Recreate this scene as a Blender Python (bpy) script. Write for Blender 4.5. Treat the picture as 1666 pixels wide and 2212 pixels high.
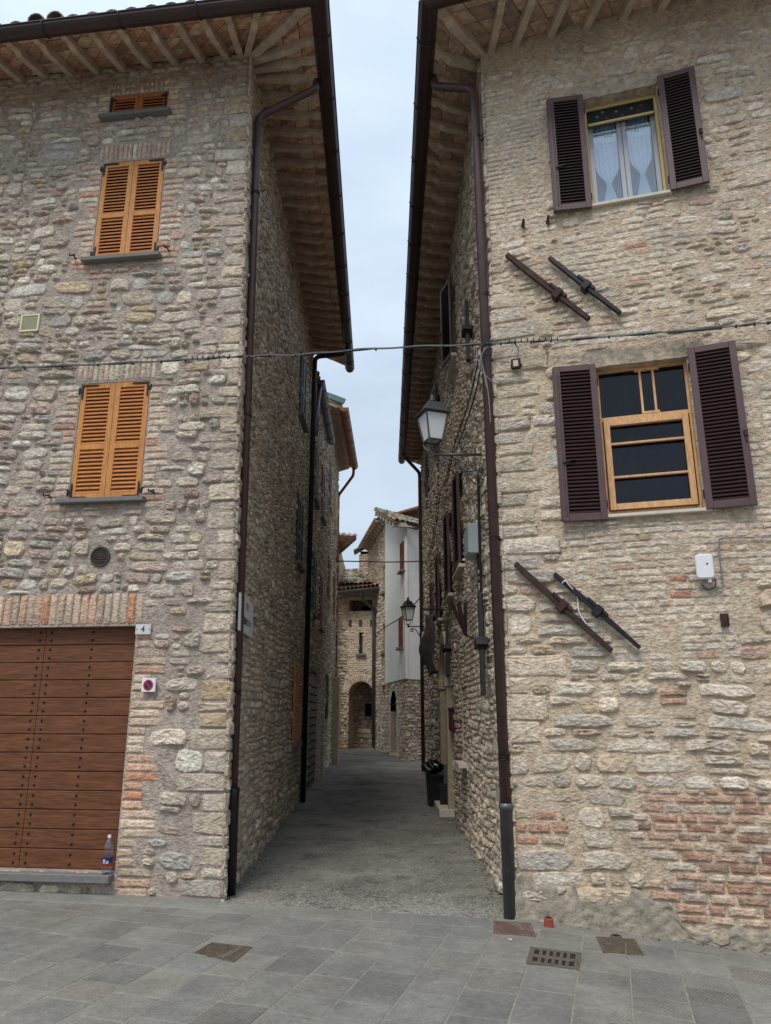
import bpy, math, random
import numpy as np
from mathutils import Vector, Matrix
for o in list(bpy.data.objects): bpy.data.objects.remove(o)
SC = bpy.context.scene
rnd = random.Random(7); NR = np.random.default_rng(7)
# ---------------------------------------------------------------- camera
FOC = 1600.0; CXP, CYP = 833.0, 1106.0
TH = math.atan((1545-1106)/FOC)
CAM = np.array([0., 0., 1.6])
cam = bpy.data.cameras.new("camera"); camo = bpy.data.objects.new("camera", cam)
SC.collection.objects.link(camo); SC.camera = camo
cam.sensor_fit = 'VERTICAL'; cam.sensor_height = 24; cam.lens = FOC/2212*24
cam.clip_end = 3000; cam.clip_start = 0.05
camo.location = CAM; camo.rotation_euler = (math.pi/2+TH, 0, 0)
# ---------------------------------------------------------------- world
SUN_EL, SUN_AZ = math.radians(57), math.radians(203)
wd = bpy.data.worlds.new("World"); SC.world = wd; wd.use_nodes = True
nt = wd.node_tree; nd = nt.nodes; lk = nt.links; nd.clear()
wo = nd.new('ShaderNodeOutputWorld'); bg = nd.new('ShaderNodeBackground')
sky = nd.new('ShaderNodeTexSky'); sky.sky_type = 'NISHITA'; sky.sun_disc = False
sky.sun_elevation = SUN_EL; sky.sun_rotation = SUN_AZ; sky.air_density = 1.0; sky.dust_density = 1.5
tc = nd.new('ShaderNodeTexCoord'); mp = nd.new('ShaderNodeMapping'); mp.inputs['Scale'].default_value = (1, 1, 2.6)
nz = nd.new('ShaderNodeTexNoise'); nz.inputs['Scale'].default_value = 2.2; nz.inputs['Detail'].default_value = 6; nz.inputs['Roughness'].default_value = .52
cr = nd.new('ShaderNodeValToRGB')
cr.color_ramp.elements[0].position = .36; cr.color_ramp.elements[0].color = (.48, .58, .715, 1)
cr.color_ramp.elements[1].position = .66; cr.color_ramp.elements[1].color = (.66, .78, .90, 1)
sxyz = nd.new('ShaderNodeSeparateXYZ'); mr = nd.new('ShaderNodeMapRange')
mr.inputs['From Min'].default_value = 0.15; mr.inputs['From Max'].default_value = .85
mr.inputs['To Min'].default_value = 6.9; mr.inputs['To Max'].default_value = 9.9
vm = nd.new('ShaderNodeVectorMath'); vm.operation = 'SCALE'
mx = nd.new('ShaderNodeMix'); mx.data_type = 'RGBA'; mx.inputs['Factor'].default_value = .90
lk.new(tc.outputs['Generated'], mp.inputs['Vector']); lk.new(mp.outputs[0], nz.inputs['Vector'])
lk.new(nz.outputs[0], cr.inputs[0]); lk.new(tc.outputs['Generated'], sxyz.inputs[0]); lk.new(sxyz.outputs['Z'], mr.inputs['Value'])
lk.new(cr.outputs[0], vm.inputs[0]); lk.new(mr.outputs[0], vm.inputs['Scale'])
lk.new(sky.outputs[0], mx.inputs['A']); lk.new(vm.outputs[0], mx.inputs['B'])
lk.new(mx.outputs['Result'], bg.inputs['Color']); bg.inputs['Strength'].default_value = .10
lk.new(bg.outputs[0], wo.inputs['Surface'])
sl = bpy.data.lights.new("sun", 'SUN'); sl.energy = 1.5; sl.angle = math.radians(24); sl.color = (1, .96, .91)
so = bpy.data.objects.new("sun", sl); SC.collection.objects.link(so)
sd = Vector((math.sin(SUN_AZ)*math.cos(SUN_EL), math.cos(SUN_AZ)*math.cos(SUN_EL), math.sin(SUN_EL)))
so.rotation_euler = sd.to_track_quat('Z', 'Y').to_euler(); so.location = (0, -6, 20)
SC.view_settings.view_transform = 'Standard'; SC.view_settings.look = 'None'
SC.view_settings.gamma = 1; SC.view_settings.use_curve_mapping = False
SC.view_settings.exposure = 0.52
SC.cycles.max_bounces = 7; SC.cycles.diffuse_bounces = 4; SC.cycles.transparent_max_bounces = 12
# ---------------------------------------------------------------- pixel -> place helpers
_c, _s = math.cos(TH), math.sin(TH)
def ray(px, py):
    a = (px-CXP)/FOC; b = -(py-CYP)/FOC
    return np.array([a, _c-b*_s, _s+b*_c])
def onz(px, py, z=0.):
    r = ray(px, py); return CAM+(z-CAM[2])/r[2]*r
def ony(px, py, y):
    r = ray(px, py); return CAM+y/r[1]*r
def gz(x, y):                                   # ground height
    g = -.012*(x+1.46) if x < 1 else -.0295-.062*(x-1)
    t = min(1, max(0, (y-7.2)/5)); return g*(1-t)+.012*max(0, y-7)
def ong(px, py):
    z = 0.
    for _ in range(12):
        p = onz(px, py, z); z = gz(p[0], p[1])
    return p
class Fr:
    """vertical wall frame: u along, z up, w out of the wall"""
    def __init__(s, O, d, n, k0=0, k1=0, L=1., lean=0):
        s.O = np.array([O[0], O[1], 0.]); d = np.array([d[0], d[1], 0.]); s.d = d/np.linalg.norm(d)
        n = np.array([n[0], n[1], 0.]); n = n-n.dot(s.d)*s.d; s.n = n/np.linalg.norm(n)
        s.k0, s.k1, s.L, s.lean = k0, k1, L, lean
    def k(s, u): t = np.clip(u/s.L, 0, 1); return s.k0*(1-t)+s.k1*t
    def P(s, u, z, w=0.):
        u = np.asarray(u, float); z = np.asarray(z, float); w = np.asarray(w, float)
        ub = u+s.lean*z*np.clip(1-u/1.0, 0, 1.05); ww = w-s.k(u)*z
        r = s.O+ub[..., None]*s.d+ww[..., None]*s.n
        r = r+np.array([0, 0, 1.])*(z+0*u)[..., None]
        return r
    def uv(s, px, py, w=0.):
        r = ray(px, py); k = 0
        for _ in range(4):
            M = np.stack([s.d, np.array([0, 0, 1.])-s.n*k, -r], 1)
            q = np.linalg.solve(M, CAM-s.O-s.n*w); k = float(s.k(q[0]))
        return float(q[0]), float(q[1])
R_ = math.radians
PL = onz(480, 1945, 0); PR = onz(1118, 1985, -.045)
LF = Fr(PL, (-math.cos(R_(7.2)), math.sin(R_(7.2))), (-math.sin(R_(7.2)), -math.cos(R_(7.2))), lean=.021)
LS = Fr(PL, (-math.sin(R_(1.1)), math.cos(R_(1.1))), (1, 0), .021, 0., 7.)
RF = Fr(PR, (math.cos(R_(16.4)), -math.sin(R_(16.4))), (-math.sin(R_(16.4)), -math.cos(R_(16.4))))
RS = Fr(PR, (0, 1), (-1, 0))
# ---------------------------------------------------------------- materials
MATS = {}
def srgb(*c):
    return tuple(((v/255)/12.92 if v/255 <= .04045 else ((v/255+.055)/1.055)**2.4) for v in c)
def mat(name, col=(.5, .5, .5), rough=.6, metal=0., var=.15, vs=8., bump=.15, bs=40., attr=False, stretch=None, spec=.3, var2=0., v2s=1.2, stain=None, stain_amt=0.):
    if name in MATS: return MATS[name]
    m = bpy.data.materials.new(name); m.use_nodes = True; nt = m.node_tree; n = nt.nodes; l = nt.links
    b = n['Principled BSDF']; b.inputs['Roughness'].default_value = rough; b.inputs['Metallic'].default_value = metal
    b.inputs['Specular IOR Level'].default_value = spec
    tc = n.new('ShaderNodeTexCoord'); mp = n.new('ShaderNodeMapping'); l.new(tc.outputs['Object'], mp.inputs[0])
    if stretch: mp.inputs['Scale'].default_value = stretch
    if attr:
        a = n.new('ShaderNodeAttribute'); a.attribute_name = 'Col'; cur = a.outputs['Color']
    else:
        a = n.new('ShaderNodeRGB'); a.outputs[0].default_value = (*col, 1); cur = a.outputs[0]
    def vary(cur, scale, amt, detail=5):
        t = n.new('ShaderNodeTexNoise'); t.inputs['Scale'].default_value = scale; t.inputs['Detail'].default_value = detail; t.inputs['Roughness'].default_value = .62
        l.new(mp.outputs[0], t.inputs['Vector'])
        r = n.new('ShaderNodeMapRange'); r.inputs['From Min'].default_value = .3; r.inputs['From Max'].default_value = .7
        r.inputs['To Min'].default_value = 1-amt; r.inputs['To Max'].default_value = 1+amt; l.new(t.outputs[0], r.inputs['Value'])
        v = n.new('ShaderNodeVectorMath'); v.operation = 'SCALE'; l.new(cur, v.inputs[0]); l.new(r.outputs[0], v.inputs['Scale'])
        return v.outputs[0], t
    if var: cur, _t = vary(cur, vs, var)
    if var2: cur, _t = vary(cur, v2s, var2, 4)
    if stain:
        t = n.new('ShaderNodeTexNoise'); t.inputs['Scale'].default_value = 5.5; t.inputs['Detail'].default_value = 8; t.inputs['Roughness'].default_value = .7
        l.new(mp.outputs[0], t.inputs['Vector'])
        r = n.new('ShaderNodeMapRange'); r.inputs['From Min'].default_value = .56; r.inputs['From Max'].default_value = .7; r.inputs['To Max'].default_value = stain_amt
        l.new(t.outputs[0], r.inputs['Value'])
        x = n.new('ShaderNodeMix'); x.data_type = 'RGBA'; l.new(r.outputs[0], x.inputs['Factor']); l.new(cur, x.inputs['A']); x.inputs['B'].default_value = (*stain, 1); cur = x.outputs['Result']
    l.new(cur, b.inputs['Base Color'])
    if bump and attr:
        t = n.new('ShaderNodeTexNoise'); t.inputs['Scale'].default_value = bs; t.inputs['Detail'].default_value = 6; t.inputs['Roughness'].default_value = .7
        l.new(mp.outputs[0], t.inputs['Vector'])
        m2 = n.new('ShaderNodeMapping'); m2.inputs['Scale'].default_value = (12, 12, 17); l.new(tc.outputs['Object'], m2.inputs[0])
        t2 = n.new('ShaderNodeTexNoise'); t2.inputs['Scale'].default_value = 1; t2.inputs['Detail'].default_value = 5; t2.inputs['Distortion'].default_value = 1.2; l.new(m2.outputs[0], t2.inputs['Vector'])
        v2 = n.new('ShaderNodeTexVoronoi'); v2.inputs['Scale'].default_value = 17; l.new(m2.outputs[0], v2.inputs['Vector']); v2.inputs['Scale'].default_value = 2.6
        ad = n.new('ShaderNodeMath'); ad.operation = 'MULTIPLY_ADD'; l.new(t2.outputs[0], ad.inputs[0]); ad.inputs[1].default_value = .55; l.new(t.outputs[0], ad.inputs[2])
        ad2 = n.new('ShaderNodeMath'); ad2.operation = 'MULTIPLY_ADD'; l.new(v2.outputs['Distance'], ad2.inputs[0]); ad2.inputs[1].default_value = .5; l.new(ad.outputs[0], ad2.inputs[2])
        bb = n.new('ShaderNodeBump'); bb.inputs['Strength'].default_value = bump; bb.inputs['Distance'].default_value = .022
        l.new(ad2.outputs[0], bb.inputs['Height']); l.new(bb.outputs[0], b.inputs['Normal'])
    elif bump:
        t = n.new('ShaderNodeTexNoise'); t.inputs['Scale'].default_value = bs; t.inputs['Detail'].default_value = 6; t.inputs['Roughness'].default_value = .65
        l.new(mp.outputs[0], t.inputs['Vector'])
        bb = n.new('ShaderNodeBump'); bb.inputs['Strength'].default_value = bump; bb.inputs['Distance'].default_value = .02
        l.new(t.outputs[0], bb.inputs['Height']); l.new(bb.outputs[0], b.inputs['Normal'])
    MATS[name] = m; return m
M_stone = mat('masonry', attr=True, rough=.93, var=.34, vs=22, var2=.13, v2s=1.3, bump=.8, bs=34, spec=.12, stain=srgb(118, 110, 98), stain_amt=.45)
M_brick = mat('brickwork', attr=True, rough=.93, var=.20, vs=30, var2=.10, v2s=1.5, bump=.45, bs=60, spec=.12, stain=srgb(190, 180, 165), stain_amt=.45)
M_tile = mat('roof_terracotta', attr=True, rough=.9, var=.35, vs=14, bump=.5, bs=40, spec=.12, stain=srgb(120, 112, 70), stain_amt=.6)
M_rafter = mat('weathered_rafter', srgb(190, 170, 150), .85, var=.25, vs=7, bump=.4, bs=30)
M_gutter = mat('brown_metal', srgb(62, 48, 46), .42, .35, var=.2, vs=3, bump=.05, bs=20, spec=.5)
M_pipe = mat('brown_painted_pipe', srgb(84, 62, 60), .38, .2, var=.18, vs=5, bump=.04, bs=20, spec=.5, stain=srgb(120, 100, 95), stain_amt=.25)
M_castiron = mat('black_cast_iron', srgb(28, 27, 29), .45, .3, var=.2, vs=9, bump=.1, spec=.45)
M_galv = mat('grey_galvanised', srgb(98, 100, 104), .45, .5, var=.2, vs=6, bump=.06, spec=.5, stain=srgb(70, 60, 55), stain_amt=.5)
M_copper = mat('red_copper', srgb(128, 74, 58), .45, .3, var=.2, vs=3, bump=.05)
M_verd = mat('green_flashing', srgb(88, 120, 122), .6, .1, var=.2)
M_iron = mat('wrought_iron', srgb(40, 38, 40), .5, .4, var=.2, vs=20, bump=.15, spec=.4)
M_ironr = mat('rusty_iron', srgb(66, 48, 44), .7, .3, var=.35, vs=14, bump=.3)
M_orange = mat('honey_wood', srgb(196, 132, 70), .5, var=.3, vs=9, bump=.12, bs=30, stretch=(9, 9, 1.2), spec=.4, var2=.14, v2s=.8)
M_orange2 = mat('reddish_wood', srgb(176, 108, 62), .5, var=.3, vs=9, bump=.12, bs=30, stretch=(9, 9, 1.2))
M_orslat = mat('honey_wood_slat', srgb(190, 122, 66), .5, var=.28, vs=9, bump=.1, bs=30, stretch=(1.5, 1.5, 9), spec=.4)
M_door = mat('stained_door_wood', srgb(106, 64, 38), .55, var=.45, vs=5, bump=.25, bs=14, stretch=(1.1, 1.1, 14), spec=.35, var2=.25, v2s=1.3)
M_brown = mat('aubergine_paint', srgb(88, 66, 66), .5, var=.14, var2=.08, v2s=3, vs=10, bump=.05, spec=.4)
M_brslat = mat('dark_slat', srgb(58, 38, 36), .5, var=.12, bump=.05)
M_redsh = mat('red_brown_shutter', srgb(118, 64, 54), .55, var=.15)
M_green = mat('green_shutter', srgb(58, 76, 70), .5, var=.15)
M_sill = mat('grey_sandstone', srgb(118, 116, 112), .8, var=.15, vs=30, bump=.25, bs=60)
M_trav = mat('travertine', srgb(205, 196, 180), .7, var=.12, vs=14, bump=.2)
M_lintel = mat('weathered_lintel', srgb(176, 160, 140), .95, var=.4, vs=16, bump=1., bs=26, stain=srgb(88, 80, 72), stain_amt=.8)
M_pine = mat('varnished_pine', srgb(208, 160, 110), .5, var=.24, vs=8, bump=.08, stretch=(5, 5, 1.5), spec=.4)
M_cream = mat('cream_frame', srgb(214, 188, 124), .5, var=.06, bump=.02)
M_alu = mat('grey_aluminium', srgb(150, 152, 156), .35, .4, var=.05, bump=.02)
M_white = mat('white_enamel', srgb(226, 226, 226), .4, var=.03, bump=.02)
M_plaster = mat('white_plaster', srgb(226, 222, 214), .9, var=.05, vs=3, bump=.2, bs=18, var2=.06, v2s=.6, stain=srgb(170, 166, 158), stain_amt=.35)
M_greybox = mat('grey_plastic_box', srgb(168, 176, 176), .5, var=.06, bump=.03)
M_dark = mat('dark_interior', srgb(22, 22, 24), .9, var=.1, bump=0)
M_mesh = mat('insect_screen', srgb(30, 31, 36), .6, var=.12, vs=3, bump=0)
M_bluec = mat('blue_curtain', srgb(92, 98, 128), .9, var=.25, vs=3, bump=.1, stretch=(12, 12, .6))
M_lace = mat('white_curtain', srgb(232, 236, 240), .9, var=.04, bump=.05)
M_cable = mat('black_cable', srgb(46, 47, 50), .5, var=.1, bump=0)
M_cableg = mat('grey_cable', srgb(120, 124, 128), .5, var=.1, bump=0)
M_marble = mat('marble_plaque', srgb(205, 204, 204), .5, var=.08, vs=6, bump=.03)
M_black = mat('black_paint', srgb(26, 26, 30), .5, var=.05, bump=0)
M_red = mat('sign_red', srgb(178, 52, 44), .4, var=.04, bump=0)
M_navy = mat('sign_blue', srgb(36, 44, 88), .4, var=.04, bump=0)
M_bin = mat('black_bin_plastic', srgb(30, 30, 32), .45, var=.12, bump=.05, spec=.4)
M_bag = mat('black_bag_film', srgb(20, 20, 22), .22, var=.1, bump=.3, bs=12, spec=.7)
M_yst = mat('yellow_stone', srgb(180, 164, 136), .9, var=.2, vs=9, bump=.4, stain=srgb(110, 98, 70), stain_amt=.5)
M_cloth = mat('brown_tarp', srgb(92, 80, 76), .8, var=.25, vs=7, bump=.5, bs=10)
M_maroon = mat('maroon_enamel', srgb(74, 34, 42), .5, var=.1, bump=.03)
M_orp = mat('orange_plastic', srgb(160, 88, 70), .5, var=.1, bump=.05)
M_cover = mat('rusted_cast_cover', srgb(104, 92, 78), .8, .2, var=.3, vs=20, bump=.3, bs=50)
M_grate = mat('red_brown_grate', srgb(116, 92, 84), .8, var=.3, vs=14, bump=.3, bs=60)
M_cgrey = mat('drain_cast_iron', srgb(104, 98, 88), .75, .2, var=.25, vs=24, bump=.25)
M_lampg = mat('lamp_grey_metal', srgb(78, 80, 84), .45, .3, var=.12, bump=.05, spec=.4)
def simple_glass(name, tint=(.9, .95, 1), refl=.25, base=.02):
    m = bpy.data.materials.new(name); m.use_nodes = True; n = m.node_tree.nodes; l = m.node_tree.links; n.clear()
    o = n.new('ShaderNodeOutputMaterial'); t = n.new('ShaderNodeBsdfTransparent'); g = n.new('ShaderNodeBsdfGlossy'); x = n.new('ShaderNodeMixShader')
    t.inputs[0].default_value = (*tint, 1); g.inputs['Roughness'].default_value = .03; g.inputs['Color'].default_value = (1, 1, 1, 1)
    f = n.new('ShaderNodeLayerWeight'); f.inputs[0].default_value = .5
    p_ = n.new('ShaderNodeMath'); p_.operation = 'POWER'; l.new(f.outputs['Facing'], p_.inputs[0]); p_.inputs[1].default_value = 3.
    q_ = n.new('ShaderNodeMath'); q_.operation = 'MULTIPLY_ADD'; l.new(p_.outputs[0], q_.inputs[0]); q_.inputs[1].default_value = .85; q_.inputs[2].default_value = refl*.3
    l.new(q_.outputs[0], x.inputs[0]); l.new(t.outputs[0], x.inputs[1]); l.new(g.outputs[0], x.inputs[2]); l.new(x.outputs[0], o.inputs[0]); return m
M_glass = simple_glass('window_glass', (.86, .92, .97), .42)
M_bottle = simple_glass('clear_bottle', (.82, .86, .92), .35)
def frosted():
    m = bpy.data.materials.new('frosted_lamp_glass'); m.use_nodes = True; b = m.node_tree.nodes['Principled BSDF']
    b.inputs['Base Color'].default_value = (*srgb(232, 234, 236), 1); b.inputs['Roughness'].default_value = .35
    b.inputs['Subsurface Weight'].default_value = .3; b.inputs['Subsurface Radius'].default_value = (.05, .05, .05); return m
M_frost = frosted()
# asphalt
def asphalt():
    m = bpy.data.materials.new('worn_asphalt'); m.use_nodes = True; nt = m.node_tree; n = nt.nodes; l = nt.links; b = n['Principled BSDF']
    tc = n.new('ShaderNodeTexCoord'); b.inputs['Roughness'].default_value = .85; b.inputs['Specular IOR Level'].default_value = .25
    def noise(s, d=6, r=.6, dist=0.):
        t = n.new('ShaderNodeTexNoise'); t.inputs['Scale'].default_value = s; t.inputs['Detail'].default_value = d; t.inputs['Roughness'].default_value = r; t.inputs['Distortion'].default_value = dist
        l.new(tc.outputs['Object'], t.inputs['Vector']); return t.outputs[0]
    def rng(v, a, b_, c, d):
        r = n.new('ShaderNodeMapRange'); r.inputs['From Min'].default_value = a; r.inputs['From Max'].default_value = b_; r.inputs['To Min'].default_value = c; r.inputs['To Max'].default_value = d
        l.new(v, r.inputs['Value']); return r.outputs[0]
    def mix(f, A, B):
        x = n.new('ShaderNodeMix'); x.data_type = 'RGBA'
        l.new(f, x.inputs['Factor'])
        for s_, v in (('A', A), ('B', B)):
            if isinstance(v, tuple): x.inputs[s_].default_value = (*v, 1)
            else: l.new(v, x.inputs[s_])
        return x.outputs['Result']
    base = mix(rng(noise(1.1), .35, .65, 0, 1), srgb(108, 105, 97), srgb(138, 134, 124))
    base = mix(rng(noise(2.6, 8, .7), .52, .68, 0, .75), base, srgb(72, 72, 58))
    vo = n.new('ShaderNodeTexVoronoi'); vo.inputs['Scale'].default_value = 75; l.new(tc.outputs['Object'], vo.inputs['Vector'])
    sp = n.new('ShaderNodeSeparateColor'); l.new(vo.outputs['Color'], sp.inputs[0])
    # loose pale gravel near the mouth of the alley, darker further in
    sx = n.new('ShaderNodeSeparateXYZ'); l.new(tc.outputs['Object'], sx.inputs[0])
    wob = n.new('ShaderNodeMath'); wob.operation = 'MULTIPLY_ADD'; l.new(noise(3, 5), wob.inputs[0]); wob.inputs[1].default_value = 1.6; l.new(sx.outputs['Y'], wob.inputs[2])
    near = rng(wob.outputs[0], 7.7, 8.7, 1, 0)
    mm = n.new('ShaderNodeMath'); mm.operation = 'MULTIPLY_ADD'; l.new(near, mm.inputs[0]); mm.inputs[1].default_value = .42; mm.inputs[2].default_value = .08
    less = n.new('ShaderNodeMath'); less.operation = 'LESS_THAN'; l.new(sp.outputs[0], less.inputs[0]); l.new(mm.outputs[0], less.inputs[1])
    sc_ = n.new('ShaderNodeMath'); sc_.operation = 'MULTIPLY'; l.new(less.outputs[0], sc_.inputs[0]); sc_.inputs[1].default_value = .55
    base = mix(sc_.outputs[0], base, srgb(186, 180, 170))
    vc = n.new('ShaderNodeTexVoronoi'); vc.feature = 'DISTANCE_TO_EDGE'; vc.inputs['Scale'].default_value = 2.3
    mpn = n.new('ShaderNodeVectorMath'); mpn.operation = 'ADD'; nn = n.new('ShaderNodeTexNoise'); nn.inputs['Scale'].default_value = 3.5; nn.inputs['Detail'].default_value = 5
    l.new(tc.outputs['Object'], nn.inputs['Vector']); l.new(tc.outputs['Object'], mpn.inputs[0]); l.new(nn.outputs['Color'], mpn.inputs[1]); l.new(mpn.outputs[0], vc.inputs['Vector'])
    crk = rng(vc.outputs['Distance'], .0, .016, 1, 0)
    cm = n.new('ShaderNodeMath'); cm.operation = 'MULTIPLY'; l.new(crk, cm.inputs[0]); l.new(rng(noise(.9, 3), .44, .52, 0, .85), cm.inputs[1])
    base = mix(cm.outputs[0], base, srgb(38, 40, 34)); l.new(base, b.inputs['Base Color'])
    h = n.new('ShaderNodeMath'); h.operation = 'ADD'; l.new(noise(90, 4), h.inputs[0]); l.new(vo.outputs['Distance'], h.inputs[1])
    h2 = n.new('ShaderNodeMath'); h2.operation = 'SUBTRACT'; l.new(h.outputs[0], h2.inputs[0]); l.new(cm.outputs[0], h2.inputs[1])
    bb = n.new('ShaderNodeBump'); bb.inputs['Strength'].default_value = .7; bb.inputs['Distance'].default_value = .008
    l.new(h2.outputs[0], bb.inputs['Height']); l.new(bb.outputs[0], b.inputs['Normal']); return m
M_asph = asphalt()
def slabmat():
    m = bpy.data.materials.new('tooled_grey_slab'); m.use_nodes = True; nt = m.node_tree; n = nt.nodes; l = nt.links; b = n['Principled BSDF']
    b.inputs['Roughness'].default_value = .72; b.inputs['Specular IOR Level'].default_value = .3
    a = n.new('ShaderNodeAttribute'); a.attribute_name = 'Col'; tc = n.new('ShaderNodeTexCoord')
    def noise(s, d=6, v=None):
        t = n.new('ShaderNodeTexNoise'); t.inputs['Scale'].default_value = s; t.inputs['Detail'].default_value = d; t.inputs['Roughness'].default_value = .65
        l.new(v if v else tc.outputs['Object'], t.inputs['Vector']); return t
    def scale(cur, val, lo, hi, a0=.3, a1=.7):
        r = n.new('ShaderNodeMapRange'); r.inputs['From Min'].default_value = a0; r.inputs['From Max'].default_value = a1; r.inputs['To Min'].default_value = lo; r.inputs['To Max'].default_value = hi; l.new(val, r.inputs['Value'])
        v = n.new('ShaderNodeVectorMath'); v.operation = 'SCALE'; l.new(cur, v.inputs[0]); l.new(r.outputs[0], v.inputs['Scale']); return v.outputs[0]
    cur = scale(a.outputs['Color'], noise(1.6).outputs[0], .80, 1.2); cur = scale(cur, noise(28).outputs[0], .82, 1.16); cur = scale(cur, noise(6, 9).outputs[0], .86, 1.1); cur = scale(cur, noise(140, 2).outputs[0], .88, 1.12)
    vv = n.new('ShaderNodeTexVoronoi'); vv.inputs['Scale'].default_value = 3.2; l.new(tc.outputs['Object'], vv.inputs['Vector'])
    cur = scale(cur, vv.outputs['Distance'], .72, 1., .05, .075)
    l.new(cur, b.inputs['Base Color'])
    # tooling grooves running obliquely over each slab; the direction flips with the slab (alpha)
    mp = n.new('ShaderNodeMapping'); mp.inputs['Rotation'].default_value = (0, 0, R_(40)); l.new(tc.outputs['Object'], mp.inputs[0])
    w = n.new('ShaderNodeTexWave'); w.inputs['Scale'].default_value = 16; w.inputs['Distortion'].default_value = 3; w.inputs['Detail'].default_value = 3; l.new(mp.outputs[0], w.inputs['Vector'])
    g = n.new('ShaderNodeMath'); g.operation = 'MULTIPLY'; l.new(w.outputs['Fac'], g.inputs[0]); l.new(a.outputs['Alpha'], g.inputs[1])
    s = n.new('ShaderNodeMath'); s.operation = 'ADD'; l.new(g.outputs[0], s.inputs[0]); l.new(noise(55).outputs[0], s.inputs[1])
    bb = n.new('ShaderNodeBump'); bb.inputs['Strength'].default_value = .9; bb.inputs['Distance'].default_value = .010
    l.new(s.outputs[0], bb.inputs['Height']); l.new(bb.outputs[0], b.inputs['Normal']); return m
M_slab = slabmat()
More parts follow.
